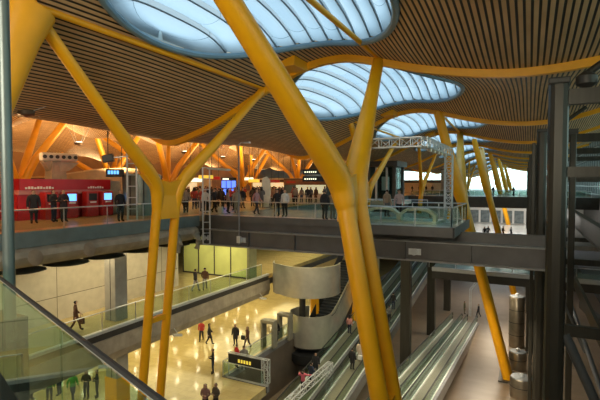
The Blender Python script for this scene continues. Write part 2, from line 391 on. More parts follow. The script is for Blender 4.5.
# skylights
ordn = ['nearest', 'second nearest', 'third', 'fourth', 'fifth', 'sixth', 'seventh', 'eighth', 'ninth', 'tenth', 'eleventh']
def skylight(cx, cy, RX, RY, label):
    t = thing('skylight', label, 'skylight', (cx, cy, 8.5), 'oval skylights along the roof')
    n = 64; rim = []
    for k in range(n + 1):
        a = 2 * PI * k / n; x = cx + math.cos(a) * RX; y = cy + math.sin(a) * RY; rim.append((x, y, roofz(x, y) - 0.02))
    MB().tube(rim, 0.14, 8).build('rim_tube', mat('blue_grey_rim', (0.16, 0.26, 0.33), 0.4, 0.2, 0.08, 2), t, True)
    # kerb wall above rim
    vs = []; fs = []
    for k in range(n + 1):
        x, y, z = rim[k]; x = cx + (x - cx) * 1.02; y = cy + (y - cy) * 1.02; vs += [(x, y, z), (x, y, z + 0.7)]
    for k in range(n): fs.append((2*k, 2*k+2, 2*k+3, 2*k+1))
    MB().add(vs, fs).build('kerb', mat('well_wall', (0.45, 0.55, 0.6), 0.6, 0, 0.05, 2), t)
    # fabric louvre bands running along the hall, each a tilted sagging strip
    w = 0.76; m = int(2 * RX / w) + 1
    for b in range(m):
        x0 = cx - RX - 0.05 + b * w
        mb = MB(); uv = []
        xc = min(max((x0 + w/2 - cx) / RX, -0.97), 0.97); hy = RY * math.sqrt(1 - xc * xc) + 0.15
        ny = 14; nx = 5; vs = []; fs = []
        for j in range(ny + 1):
            v = j / ny * 2 - 1
            arch = 0.95 * (1 - v ** 4) - 0.02
            for i in range(nx + 1):
                u = i / nx
                x = x0 + u * w
                hx = RY * math.sqrt(max(0.0, 1 - ((x - cx) / RX) ** 2)) + 0.12; y = cy + v * hx
                z = roofz(min(max(x, cx - RX), cx + RX), y) + 0.10 + 0.75 * (1 - v ** 4) * (0.25 + 0.75 * math.sqrt(max(0.0, 1 - min(1.0, abs((x - cx) / RX)) ** 2))) + 0.26 * (1 - u) * (1 - 0.5 * v * v) - 0.13 * math.sin(PI * u)
                if i == nx: z += 0.0
                vs.append((x, y, z)); uv.append((v * hy * 1.0 + b * 1.37, b + u * 0.96 + 0.02))
        for j in range(ny):
            for i in range(nx):
                a = j * (nx + 1) + i; fs.append((a, a + 1, a + nx + 2, a + nx + 1))
        nb = len(vs)
        for j in range(ny + 1):      # return of the band up to its neighbour
            q = vs[j * (nx + 1) + nx]; vs.append((q[0], q[1], q[2] + 0.30)); uv.append((uv[j*(nx+1)+nx][0], uv[j*(nx+1)+nx][1]))
        for j in range(ny): a = j * (nx + 1) + nx; fs.append((a, nb + j, nb + j + 1, a + nx + 1))
        mb.add(vs, fs); o = mb.build('fabric_panel', FABRIC, t, True)
        l = o.data.uv_layers.new(name='UVMap')
        for lp in o.data.loops: l.data[lp.index].uv = uv[lp.vertex_index]
        # dark seam tube at the strip's lower edge
        seam = [vs[j * (nx + 1) + nx] for j in range(ny + 1)]
        MB().tube(seam, 0.035, 5).build('seam', mat('seam_grey', (0.10, 0.13, 0.15), 0.5), t)
    return t
for i, (cx, cy, rx_, ry_) in enumerate(SKY):
    if cy < 0: lab = 'oval skylight of pale blue fabric bands above the viewer at the top left edge'
    else: lab = 'oval skylight of pale blue fabric bands, %s along the canyon roof' % ordn[i - 1]
    skylight(cx, cy, rx_, ry_, lab)

# yellow ribs following the roof across the hall
RIBY = [3.3 + 18 * k for k in range(0, 11)]
def sweep_strip(xs, y, w, dz0, dz1, mb, zf=None):
    vs = []; fs = []
    for x in xs:
        z = roofz(x, y)
        vs += [(x, y - w/2, z + dz0), (x, y + w/2, z + dz0), (x, y + w/2, z + dz1), (x, y - w/2, z + dz1)]
    for i in range(len(xs) - 1):
        b = 4 * i
        for k in range(4): fs.append((b + k, b + (k+1) % 4, b + 4 + (k+1) % 4, b + 4 + k))
    fs.append((0, 1, 2, 3)); e = 4 * (len(xs) - 1); fs.append((e+3, e+2, e+1, e))
    return mb.add(vs, fs)
for i, y in enumerate(RIBY):
    xs = [-21.5 + 0.4 * k for k in range(int(33 / 0.4))]
    o = sweep_strip(xs, y, 0.30, -0.34, 0.02, MB()).build('roof_rib', YEL)
    tag(o, 'yellow wavy steel rib crossing the bamboo roof, %s from the viewer' % ordn[i], 'roof rib', 'yellow wavy roof ribs')
    b = MB()
    for bx in (-10.9,):
        b.box(bx - 0.55, bx + 0.55, y - 1.6, y - 0.1, roofz(bx, y) - 0.3, roofz(bx, y) + 0.25)
    o2 = b.build('rib_bracket', YEL, None)
    tag(o2, 'yellow box bracket joining the skylight rim to rib %s from the viewer' % ordn[i], 'bracket', 'brackets between ribs and skylight rims')
# ------------------------------------------------------------------ trees
def smooth_path(P, n=6):
    P = [Vector(p) for p in P]; out = []; rr = []
    for i in range(len(P) - 1):
        p0 = P[max(i-1, 0)]; p1 = P[i]; p2 = P[i+1]; p3 = P[min(i+2, len(P)-1)]
        for k in range(n):
            t = k / n
            out.append(0.5 * ((2*p1) + (-p0+p2)*t + (2*p0-5*p1+4*p2-p3)*t*t + (-p0+3*p1-3*p2+p3)*t**3))
    out.append(P[-1]); return out
def tree(label, base, fork, topA, topB, r, sep, group, m=YEL, m2=None, rtop=0.8, web=True, oval=1.0, knee=0.3):
    base = Vector(base); fork = Vector(fork); topA = Vector(topA); topB = Vector(topB)
    t = thing('branching_column', label, 'column', tuple(base), group)
    for s, top, mm in ((-1, topA, m), (1, topB, m2 or m)):
        b = base + Vector((0, s * sep / 2, 0)); f = fork + Vector((0, s * sep / 2, 0))
        d = (f - b).normalized()
        e = (top - f).normalized(); L = (top - f).length
        k0 = f - d * 0.9 - e * 0.0; k1 = f + d * 0.35 + e * 0.45
        q = top - k1
        P = [b, b + (f - b) * 0.5, f - d * 1.5, f - d * 0.35, k1, k1 + q * 0.3, k1 + q * 0.65, top]
        pts = smooth_path(P, 6); N = len(pts)
        rad = []
        for i in range(N):
            u = i / (N - 1)
            rr = r * (0.82 + 0.35 * math.exp(-((u - 0.58) / 0.16) ** 2)) if u < 0.56 else r * (rtop + (1.17 - rtop) * math.exp(-((u - 0.58) / 0.2) ** 2))
            rad.append(rr)
        # oval section, long axis in the tree's plane (along the hall)
        MB().tube(pts, rad, 16, oval, (0, 1, 0)).build('leg_branch', mm, t, True)
    if web:
        c = fork; w = sep / 2 + r
        dA = (topA - fork).normalized(); dB = (topB - fork).normalized()
        poly = [c + Vector((0, -sep/2, -1.0)), c + Vector((0, sep/2, -1.0)), c + Vector((0, sep/2, 0)), c + Vector((0, sep/2, 0)) + dB * 1.4, c + (dA + dB) * 0.42, c + Vector((0, -sep/2, 0)) + dA * 1.4, c + Vector((0, -sep/2, 0))]
        vs = [p + Vector((s * r * 0.55, 0, 0)) for s in (-1, 1) for p in poly]; n = len(poly)
        fs = [tuple(range(n)), tuple(range(2*n-1, n-1, -1))] + [(k, k+n, (k+1) % n + n, (k+1) % n) for k in range(n)]
        MB().add(vs, fs).build('web_plate', m, t)
    ln = (fork - base).length
    for u in (0.22, 0.56) if ln > 10 else (0.5,):
        p = base.lerp(fork, u)
        MB().beam(p - Vector((0, sep/2, 0)), p + Vector((0, sep/2, 0)), r * 0.9, r * 0.9).build('cross_brace', m, t)
    for top in (topA, topB):
        MB().lathe([(r*0.55, -0.25), (r*0.7, -0.1), (r*0.7, 0.28)], tuple(top), 12).build('top_joint', m, t, True)
    MB().box(base.x - r*1.6, base.x + r*1.6, base.y - sep/2 - r*1.6, base.y + sep/2 + r*1.6, base.z, base.z + 0.12).build('base_plate', DARK, t)
    return t
GR = 'yellow branching columns of the canyon, right row'; GLR = 'yellow branching columns of the canyon, left row'
tree('slender yellow Y-shaped column with twin legs in front of the concourse rail', (-15.55, 14.85, ZG), (-14.05, 14.85, 1.5), (-13.1, 8.35, 7.15), (-13.1, 21.2, 7.15), 0.24, 1.15, GLR)
tree('massive yellow Y-shaped column, nearest, filling the middle of the view', (-2.5, 15.2, ZL), (-5.7, 15.1, 1.7), (-6.6, 6.2, 8.2), (-6.6, 21.3, 7.95), 0.37, 1.35, GR, m2=YEL, rtop=0.72, oval=1.18)
pos = ['right behind the glass balcony', 'second beyond the glass balcony', 'third beyond the glass balcony', 'fourth beyond the glass balcony', 'farthest of the right row']
for i in range(5):
    dy = 28 * i
    tree('yellow leaning Y-shaped column %s' % pos[i], (-1.4, 43 + dy, ZL), (-5.25, 40.9 + dy, 1.0), (-6.95, 39.2 + dy, 8.0), (-7.5, 57.0 + dy, 8.0), 0.46, 1.1, GR, m2=YEL2, web=False)
lp = ['just behind the truss gantry', 'seen between elevator and white truss', 'beyond the elevator', 'at the far end of the left row']
for i, dy in enumerate((31, 52, 80, 108)):
    if i == 0:
        tree('yellow Y-shaped column of the left row %s' % lp[0], (-15.55, 42, ZL), (-14.05, 42, 1.2), (-13.5, 36.0, 7.0), (-13.9, 51.8, 6.9), 0.30, 1.0, GLR); continue
    tree('yellow Y-shaped column of the left row %s' % lp[i], (-15.55, 14.85 + dy, ZG if i < 0 else ZL), (-14.05, 14.85 + dy, 1.2), (-13.1, 8.35 + dy, 7.1), (-13.1, 21.2 + dy, 7.1), 0.26, 1.0, GLR)
# near column entering at the top left corner
t = thing('branching_column', 'orange-yellow tapering column passing behind the grey pole at the top left corner', 'column', (-14.6, 5.2, ZG))
MB().tube([(-14.6, 5.2, ZG), (-14.0, 6.2, -1), (-13.6, 7.4, 3.6), (-13.2, 8.0, 6.2), (-13.1, 8.3, 7.15)], [0.3, 0.3, 0.32, 0.5, 0.62], 16, 1.2, (0, 1, 0)).build('leg_branch', YEL, t, True)
MB().lathe([(0.35, 0), (0.35, 0.5)], (-13.1, 8.3, 6.7), 12).build('top_joint', YEL, t, True)
# longitudinal ties between column heads
def tie(p0, p1, label):
    o = MB().tube([p0, ((p0[0]+p1[0])/2, (p0[1]+p1[1])/2, (p0[2]+p1[2])/2), p1], 0.11, 10).build('roof_tie', YEL, None, True)
    tag(o, label, 'roof tie', 'yellow tie tubes between column heads')
tie((-13.1, 8.4, 7.25), (-13.1, 21.2, 7.25), 'yellow tie tube joining the two heads of the slender left column')
tie((-6.6, 6.2, 8.15), (-6.6, 21.3, 8.1), 'yellow tie tube joining the two heads of the massive middle column')
for i in range(4): tie((-6.95, 39.2 + 28*i, 8.1), (-7.5, 57 + 28*i, 8.1), 'yellow tie tube over the leaning column %s' % pos[i])
for i, dy in enumerate((31, 52, 80)): tie((-13.1, (8.35 if i else 5.0) + dy, 7.2), (-13.1, 21.2 + dy, 7.2), 'yellow tie tube over the left row column %s' % lp[i])
# orange V columns in the left hall
def vee(x, y, lab, r=0.30):
    t = thing('branching_column', lab, 'column', (x, y, 0), 'orange branching columns of the left hall')
    MB().tube([(x, y, 0), (x, y, 1.9)], [r*1.25, r*1.25], 14).build('stem', ORG, t, True)
    for dx, dy in ((3.2, 3.0), (-3.6, 4.0), (3.0, -5.2), (-3.6, -5.0)):
        zt = roofz(x + dx, y + dy) - 0.05
        MB().tube([(x, y, 1.5), (x + dx*0.25, y + dy*0.25, 1.9 + (zt - 1.9)*0.3), (x + dx, y + dy, zt)], [r*0.95, r, r*0.75], 12).build('branch', ORG, t, True)
for i, y in enumerate((20.5, 36, 50, 66, 84, 104)):
    vee(-34, y, 'orange branching column of the left hall, %s from the red kiosk' % ordn[i])
for i, y in enumerate((44, 80)):
    vee(-52, y, 'orange branching column deep in the left hall, %s of the back row' % ordn[i], 0.4)

# ------------------------------------------------------------------ railings
def railing(label, pts, h=0.92, step=2.4, gl=GL, group='glass railings', rail=RAILM, zf=0.0, r=0.03, mid=False):
    t = thing('glass_railing', label, 'railing', (pts[0][0], pts[0][1], zf), group)
    for a, b in zip(pts[:-1], pts[1:]):
        a = Vector((a[0], a[1], zf)); b = Vector((b[0], b[1], zf)); ln = (b - a).length; n = max(1, round(ln / step))
        MB().tube([a + Vector((0, 0, h)), b + Vector((0, 0, h))], r, 8).build('handrail', rail, t, True)
        for k in range(n):
            p = a.lerp(b, k / n); q = a.lerp(b, (k + 1) / n); d = (q - p).normalized()
            MB().beam(p, p + Vector((0, 0, h)), 0.05, 0.03).build('post', rail, t)
            m = (p + d * 0.06 + Vector((0, 0, h * 0.52))); m2 = (q - d * 0.06 + Vector((0, 0, h * 0.52)))
            MB().beam(m, m2, 0.015, h * 0.82).build('glass_panel', gl, t)
        MB().beam(b, b + Vector((0, 0, h)), 0.05, 0.03).build('post', rail, t)
    return t
railing('glass railing along the upper concourse edge at left, before the red kiosk', [(-18.7, 1.5), (-18.7, 22.6)])
railing('glass railing along the mid-level walkway below the left concourse', [(-20.55, 5), (-20.55, 33)], h=1.05, zf=ZM)
railing('long glass railing on the upper bridge between both slender masts', [(-18.4, 22.85), (-8.1, 22.85)])
railing('glass railing wrapping the corner balcony at the bridge end', [(-8.0, 22.8), (-8.0, 21.1), (-3.1, 21.1), (-3.1, 26.5), (-6.1, 26.5)], step=1.9)
railing('glass railing along the rear side of the upper bridge', [(-18.4, 30.9), (-6.1, 30.9)])
railing('low glass railing beside the gates on the ground level edge', [(-18.35, 24.5), (-18.35, 34.5)], h=1.0, zf=ZG)
railing('glass railing on the front edge of the ground level platform', [(-18.3, 24.4), (-15.0, 24.4)], h=1.0, zf=ZG)
railing('glass railing on the far upper bridge', [(-18, 77.1), (8, 77.1)], zf=0.0)
railing('glass railing on the rear edge of the far upper bridge', [(-18, 83.9), (8, 83.9)], zf=0.0)
railing('glass railing of the mid-level footbridge below the steel girder', [(-8.5, 44.1), (8.5, 44.1)], zf=ZM)
# near balustrade of the viewer's balcony
t = thing('glass_balustrade', 'near glass balustrade with black handrail cutting across the lower left corner', 'railing', (-5.1, 2.85, 0))
a = Vector((-6.9, 3.48, 1.0)); b = Vector((-1.0, 1.35, 1.0))
MB().beam(a, b, 0.022, 0.026).build('handrail', BLACK, t)
MB().beam(a + Vector((0, 0, -0.02)), b + Vector((0, 0, -0.02)), 0.016, 0.008).build('chrome_edge', RAILM, t)
n = 3
for k in range(n):
    p = a.lerp(b, k / n) ; q = a.lerp(b, (k+1) / n); d = (q - p).normalized() * 0.01
    MB().beam(p + d + Vector((0, 0, -0.55)), q - d + Vector((0, 0, -0.55)), 0.016, 1.0).build('glass_panel', GLNEAR, t)
wbuild(MB().beam(a + Vector((0.1, -0.25, -1.25)), b + Vector((0, -0.3, -1.25)), 0.5, 0.3), 'floor', DECK) if False else None

# grey pole and steel box at far left
t = thing('steel_pole', 'tall grey-green round pole at the extreme left edge', 'pole', (-5.75, 3.35, -3))
MB().tube([(-6.16, 3.55, 0.2), (-6.16, 3.55, 9.4)], 0.072, 20).build('shaft', mat('pole_paint', (0.13, 0.16, 0.155), 0.35, 0.4, 0.1, 2), t, True)
MB().tube([(-6.16, 3.55, 5.1), (-6.16, 3.55, 5.2)], 0.085, 20).build('collar', DARK, t, True)
t = thing('steel_box', 'brushed steel cabinet around the foot of the grey pole', 'cabinet', (-5.72, 3.5, -3))
MB().box(-6.7, -6.08, 3.35, 3.75, -3, 0.2).build('body', mat('dull_cabinet', (0.16, 0.18, 0.16), 0.25, 0.8, 0.2, 1.5), t, bevel=0.02)
MB().box(-6.085, -6.07, 3.56, 3.575, -3, 0.19).build('door_joint', BLACK, t)
for dx in (-0.09, 0.09): MB().tube([(-6.09, 3.567 + dx * 0.8, -0.12), (-6.03, 3.567 + dx * 0.8, -0.12)], 0.05, 12).build('knob', BLACK, t, True)

# ------------------------------------------------------------------ bridges
t = thing('footbridge', 'grey steel footbridge crossing the canyon at upper level', 'bridge', (-10.7, 26, -1.75))
MB().box(-18.4, -6, 22.8, 31, -0.33, 0).box(-6, -3.0, 22.8, 26.6, -0.33, 0).box(-8.1, -3.0, 21.0, 22.8, -0.33, 0).build('deck', DECK, t)
MB().box(-8.14, -2.96, 20.94, 21.0, -0.42, 0.03).box(-3.0, -2.94, 20.94, 26.6, -0.42, 0.03).box(-18.4, -8.14, 22.74, 22.8, -0.36, 0.03).build('deck_edge', BEAM, t)
MB().box(-18.4, 1.2, 22.95, 23.35, -0.84, -0.34).build('box_beam', BEAM, t)
g = MB().box(-18.3, 1.0, 22.36, 22.42, -1.72, -0.84); g.build('girder_web', BEAM, t)
MB().box(-18.3, 1.0, 22.15, 22.7, -0.86, -0.80).build('top_flange', mat('flange_grey', (0.30, 0.29, 0.28), 0.4, 0.3), t)
MB().box(-18.3, 1.0, 22.15, 22.7, -1.80, -1.72).build('bottom_flange', mat('flange_grey', (0.30, 0.29, 0.28), 0.4, 0.3), t)
for k in range(7): MB().box(-17.9 + k*3.1, -17.86 + k*3.1, 22.18, 22.36, -1.72, -0.86).build('stiffener', BEAM, t)
MB().box(-18.3, -6.1, 30.3, 30.8, -1.75, -0.34).build('rear_girder', BEAM, t)
for k in range(4): MB().box(-17.5 + k*2.9, -17.2 + k*2.9, 23.4, 30.3, -1.1, -0.34).build('cross_beam', BEAM, t)
for x in (-18.0, -15.3, -5.0): MB().tube([(x, 22.1, -1.35), (x, 22.36, -1.35)], 0.16, 12).box(x-0.3, x+0.3, 22.28, 22.36, -1.5, -1.2).build('pin_joint', LIGHTM, t, True)
t = thing('footbridge', 'distant dark footbridge crossing the canyon behind the yellow columns', 'bridge', (-5, 80, -1.75))
MB().box(-18.4, 9, 77, 84, -0.4, 0).build('deck', DECK, t)
MB().box(-18.4, 9, 76.9, 77.3, -1.75, -0.02).box(-18.4, 9, 83.7, 84.1, -1.75, -0.02).build('girder', DARK, t)
t = thing('footbridge', 'mid-level footbridge with light edge strip beyond the right travelators', 'bridge', (0, 45.5, -7.2))
MB().box(-8.2, 9.2, 44, 47, -6.35, -6).build('deck', DECK, t)
MB().box(-8.2, 9.2, 43.92, 44, -6.3, -5.95).build('edge_strip', LIGHTM, t)
MB().box(-8.2, 9.2, 43.95, 44.4, -7.05, -6.36).build('girder', DARK, t)
wbuild(MB().box(-18.4, 9.2, 84.2, 190, -0.5, 0), 'floor', DECK)

# dark square posts standing between the travelators
for i, y in enumerate((39.7, 51.5, 62.6)):
    o = MB().box(-10.05, -9.2, y - 0.4, y + 0.4, ZL, -3.2).build('steel_post', COLM, None, bevel=0.04)
    tag(o, 'dark square post between the travelators, %s' % ['nearest and widest', 'middle one', 'farthest and thinnest'][i], 'post', 'posts between the travelators')

# ------------------------------------------------------------------ travelators
def travelator(label, xc, w, y0, z0, y1, z1, n=3):
    t = thing('moving_walkway', label, 'moving walkway', (xc, y0, z0), 'inclined moving walkways')
    A = lambda x, y, dz: (x, y, z0 + (z1 - z0) * (y - y0) / (y1 - y0) + dz)
    MB().beam(A(xc, y0, -0.05), A(xc, y1, -0.05), w, 0.1).build('belt', BELT, t)
    MB().beam(A(xc, y0, -0.55), A(xc, y1, -0.55), w + 0.5, 0.85).build('truss_body', SIDE, t)
    for s in (-1, 1):
        x = xc + s * (w / 2 + 0.06)
        MB().beam(A(x, y0, 0.03), A(x, y1, 0.03), 0.08, 0.16).build('skirt', SKIRTGLARE, t)
        MB().beam(A(x, y0, 0.50), A(x, y1, 0.50), 0.02, 0.8).build('glass_side', GLT, t)
        x2 = xc + s * (w / 2 + 0.08)
        MB().beam(A(x2 + s*0.12, y0, -0.02), A(x2 + s*0.12, y1, -0.02), 0.22, 0.06).build('outer_deck', STEEL, t)
        e0 = A(x, y0, 0.93); e1 = A(x, y1, 0.93)
        path = [A(x, y0 - 0.05, 0.2), A(x, y0 - 0.35, 0.35), A(x, y0 - 0.45, 0.6), A(x, y0 - 0.3, 0.85), e0, e1, A(x, y1 + 0.3, 0.85), A(x, y1 + 0.45, 0.6), A(x, y1 + 0.35, 0.35), A(x, y1 + 0.05, 0.2)]
        MB().tube(path, 0.045, 8).build('handrail', BLACK, t, True)
    return t
sl = 0.14
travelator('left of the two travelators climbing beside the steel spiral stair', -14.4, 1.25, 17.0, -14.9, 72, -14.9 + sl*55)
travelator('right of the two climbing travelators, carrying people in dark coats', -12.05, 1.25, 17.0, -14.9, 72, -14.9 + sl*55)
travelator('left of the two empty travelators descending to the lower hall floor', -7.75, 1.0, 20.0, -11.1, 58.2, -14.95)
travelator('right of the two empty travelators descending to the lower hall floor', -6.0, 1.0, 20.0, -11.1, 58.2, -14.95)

# ------------------------------------------------------------------ curved steel stair
t = thing('curved_staircase', 'dark stepped staircase wrapped in curved stainless steel cladding', 'staircase', (-17, 36, ZG))
def arcpts(cx, cy, r, a0, a1, n=20, ry=None): return [(cx + math.cos(math.radians(a0 + (a1-a0)*k/n))*r, cy + math.sin(math.radians(a0 + (a1-a0)*k/n))*(ry or r)) for k in range(n+1)]
path = arcpts(-17.2, 35.9, 1.9, 200, 345, 22)
z1 = [-9.35] * len(path); z0 = [-12.1] * len(path)
ext = [(-15.32, 36.2), (-15.3, 37.6), (-15.3, 39.2), (-15.3, 41), (-15.3, 43.5), (-15.3, 46)]
for k, p in enumerate(ext):
    path.append(p); r = max(0, (p[1] - 36.6)) * 0.55; z1.append(min(-9.35 + r, -4.7)); z0.append(min(-12.1 + r * 0.95, -7.3))
pre = arcpts(-17.2, 35.9, 1.9, 200, 120, 10)
MB().sheet(path, z0, z1, 0.06).build('lower_cladding', STAIN, t, True)
MB().sheet(pre[::-1], -12.1, -9.35, 0.06).build('rear_cladding', STAIN, t, True)
MB().lathe([(1.86, -11.25), (1.86, -11.05)], (-17.2, 35.9, 0), 32).build('landing', BLACK, t)
MB().lathe([(1.7, -12.3), (1.86, -12.1), (1.86, -11.26)], (-17.2, 35.9, 0), 32).build('landing_underside', DARK, t)
for k in range(24):
    y = 36.9 + k * 0.32
    MB().box(-17.6, -15.4, y, y + 0.33, -11.0 + k * 0.205 - 0.12, -11.0 + (k + 1) * 0.205).build('step', mat('dark_step', (0.03, 0.035, 0.045), 0.4), t)
MB().beam((-17.65, 36.9, -10.5), (-17.65, 44.6, -5.4), 0.06, 1.0).build('inner_stringer', BLACK, t)
MB().tube([(-15.33, 36.2, -9.6), (-15.33, 37.0, -9.5), (-15.33, 45.5, -4.8)], 0.04, 8).build('handrail', BLACK, t, True)
t = thing('curved_balcony', 'rounded stainless steel balcony hanging at mid level above the stair', 'balcony', (-18.5, 34, -7.2))
p2 = [(-20.0, 34.2), (-19.6, 33.3), (-19.0, 32.8)] + arcpts(-16.9, 34.9, 2.7, 232, 385, 24)
MB().sheet(p2, -7.3, -4.75, 0.06).build('cladding', STAIN, t, True)
MB().add([(x, y, z) for z in (-6.1, -6.0) for x, y in p2 + [(-20.4, 36.5)]], [tuple(range(len(p2)+1)), tuple(range(2*len(p2)+1, len(p2), -1))]).build('floor_plate', DARK, t)
MB().add([(x, y, -7.2) for x, y in p2 + [(-20.4, 36.5)]], [tuple(range(len(p2)+1))]).build('underside', DARK, t)
o = MB().lathe([(0.28, -11.04), (0.28, -7.26)], (-17.9, 35.6, 0), 16).build('stair_post', DARK, None, True); tag(o, 'dark round post between the lower and upper steel drums', 'post')
o = MB().lathe([(0.42, -11), (0.42, -7.2)], (-17.9, 38.2, 0), 16).build('yellow_column', YEL, None, True); tag(o, 'short yellow round column glimpsed between the steel drums', 'column')
o = MB().lathe([(1.3, -13.5), (1.5, -13.2), (1.5, -12.6)], (-17.1, 35.0, 0), 28).build('round_canopy', BLACK, None, True); tag(o, 'black round canopy under the lower steel drum', 'canopy')

# ------------------------------------------------------------------ concrete column, round discs, lamps
t = thing('concrete_column', 'square concrete column with a yellow painted foot through the mid-level walkway', 'column', (-21.7, 19.1, ZG))
MB().box(-22.2, -21.3, 18.2, 19.1, ZG, -1.56).build('shaft', mat('column_concrete', (0.36, 0.345, 0.31), 0.7, 0, 0.14, 1.5, 0.2), t, bevel=0.04)
MB().box(-22.24, -21.26, 18.16, 19.14, ZG, -9.4).build('yellow_foot', YEL, t)
MB().box(-21.715, -21.685, 18.185, 18.2, -9.4, -1.56).build('joint_line', BLACK, t)
for i, (px, py) in enumerate(((20, 268), (66, 259), (104, 253), (140, 249), (173, 245), (192, 242))):
    p = at(px, py, X=-21.0)
    t = thing('ceiling_disc', 'round dark disc lamp under the upper concourse, %s from the left' % ordn[i].replace('nearest', 'first').replace('second first', 'second'), 'ceiling light', (p.x, p.y, -1.9), 'disc lamps under the concourse')
    MB().lathe([(0.3, 0.12), (1.05, 0.05), (1.1, 0.0), (0.9, -0.05), (0.5, -0.07)], (p.x, p.y, -2.02), 28).build('shade', mat('disc_grey', (0.16, 0.145, 0.12), 0.5, 0.2), t, True)
    MB().lathe([(0.06, 0.0), (0.06, 0.46)], (p.x, p.y, -2.0), 10).build('stem', DARK, t)
for i, (px, py) in enumerate(((35, 253), (89, 246.5))):
    p = at(px, py, X=-18.2)
    o = MB().lathe([(0.30, -0.03), (0.34, 0.0), (0.30, 0.03)], (0, 0, 0), 20).build('fascia_cap', mat('cap_beige', (0.27, 0.2, 0.13), 0.6), None, True)
    o.location = (-18.2, p.y, -1.05); o.rotation_euler = (0, math.radians(80), 0); tag(o, 'flat round cover plate on the concrete fascia, %s one' % ['left', 'right'][i], 'cover plate', 'cover plates on the concrete fascia')
for i, (y, lab) in enumerate(((16.3, 'white spotlight under the walkway behind the black handrail'), (21.9, 'white spotlight under the mid walkway right of the twin yellow legs'), (32.3, 'white spotlight under the mid walkway beside the steel balcony'))):
    t = thing('floodlight', lab, 'floodlight', (-20.1, y, -7.8), 'spotlights under the mid walkway')
    MB().beam((-20.4, y, -7.2), (-20.0, y, -7.6), 0.04, 0.04).build('arm', LIGHTM, t)
    MB().beam((-20.15, y - 0.25, -7.65), (-19.85, y + 0.25, -7.75), 0.28, 0.12).build('head', WHITE, t, bevel=0.02)
for i, (y, lab) in enumerate(((19.9, 'curved grey duct elbow at the concourse corner, left one'), (21.6, 'curved grey duct elbow at the concourse corner, right one'))):
    P = [(-19.3, y, -1.0), (-18.6, y, -0.95), (-18.1, y, -1.1), (-17.95, y, -1.5), (-18.1, y, -1.95)]
    tag(MB().tube(P, [0.22, 0.24, 0.24, 0.2, 0.16], 12).build('duct_elbow', CONC, None, True), lab, 'duct', 'duct elbows at the concourse corner')

# lime glass enclosure and small fittings at mid level
t = thing('glass_enclosure', 'lime-tinted glass enclosure with black mullions on the mid level', 'glass enclosure', (-24.6, 31.8, ZM))
for k in range(4):
    x0 = -28 + k * 1.75
    MB().box(x0 + 0.05, x0 + 1.7, 31.55, 31.6, ZM + 0.1, -1.6).build('glass_panel', mat('lime_panel', (0.70, 0.74, 0.26), 0.3, 0, 0.12, 0.6), t)
    MB().box(x0 - 0.03, x0 + 0.03, 31.5, 31.68, ZM, -1.56).build('mullion', DARK, t)
MB().box(-21.05, -20.8, 31.5, 32.6, ZM, -1.56).build('corner_post', mat('olive_post', (0.22, 0.22, 0.12), 0.4), t)
MB().box(-28, -21, 31.5, 31.7, ZM, ZM + 0.1).build('sill', DARK, t)
g = MB(); g.box(-24.35, -24.3, 31.50, 31.54, -3.4, -2.95).box(-24.35, -24.1, 31.50, 31.54, -3.0, -2.95).box(-24.35, -24.1, 31.50, 31.54, -3.4, -3.35).box(-24.0, -23.75, 31.50, 31.54, -3.0, -2.95).box(-24.0, -23.75, 31.50, 31.54, -3.4, -3.35).box(-23.8, -23.75, 31.50, 31.54, -3.4, -2.95).box(-24.12, -24.0, 31.50, 31.54, -3.25, -3.1)
g.build('pictogram', BLACK, t)
p = at(110.5, 292, X=-24.3)
t = thing('red_pipe', 'thin red pipe standing against the beige wall beside the concrete column', 'pipe', (-24.3, p.y, ZM))
MB().tube([(-24.3, p.y, ZM), (-24.3, p.y, -4.4)], 0.07, 10).build('pipe', REDP, t, True)
MB().tube([(-24.3, p.y, -4.45), (-24.3, p.y, -4.3)], 0.11, 10).build('cap', REDP, t, True)

# security gates
for i, (px, py) in enumerate(((269, 347), (285, 339))):
    p = at(px, py, Z=ZG)
    t = thing('security_gate', 'grey arched security gate behind the low rail, %s one' % ['left', 'right'][i], 'gate', (p.x, p.y, ZG), 'security gates at the platform edge')
    for dx in (-0.5, 0.5): MB().box(p.x + dx - 0.09, p.x + dx + 0.09, p.y - 0.35, p.y + 0.35, ZG, ZG + 2.0).build('side_panel', mat('gate_grey', (0.30, 0.28, 0.22), 0.3, 0.4), t, bevel=0.04)
    MB().box(p.x - 0.6, p.x + 0.6, p.y - 0.35, p.y + 0.35, ZG + 1.95, ZG + 2.2).build('top_bar', mat('gate_grey', (0.30, 0.28, 0.22), 0.3, 0.4), t, bevel=0.05)

# ------------------------------------------------------------------ trusses, signs
def lattice(mb, a, b, w, h, n, r=0.03, up=(0, 0, 1)):
    a = Vector(a); b = Vector(b); x, y, z, ln = frame(a, b, up)
    C = [x*sx*w/2 + y*sy*h/2 for sx, sy in ((-1, -1), (1, -1), (1, 1), (-1, 1))]
    for c in C: mb.tube([a + c, b + c], r, 6)
    for k in range(n + 1):
        p = a.lerp(b, k / n)
        for i in range(4): mb.tube([p + C[i], p + C[(i+1) % 4]], r*0.6, 5)
        if k < n:
            q = a.lerp(b, (k+1) / n)
            for i in range(4):
                j = (i+1) % 4
                if k % 2: mb.tube([p + C[i], q + C[j]], r*0.55, 5)
                else: mb.tube([p + C[j], q + C[i]], r*0.55, 5)
    return mb
t = thing('truss_gantry', 'white lattice truss gantry standing on the glass balcony', 'truss', (-3.75, 24.4, 0))
lattice(MB(), (-3.75, 24.4, 0), (-3.75, 24.4, 3.5), 0.36, 0.36, 11).build('mast', LIGHTM, t)
lattice(MB(), (-3.75, 24.4, 3.65), (-3.75, 17.9, 3.65), 0.36, 0.36, 10).build('beam', LIGHTM, t)
lattice(MB(), (-3.75, 17.9, 3.65), (-6.3, 17.9, 3.65), 0.36, 0.36, 6).build('beam', LIGHTM, t)
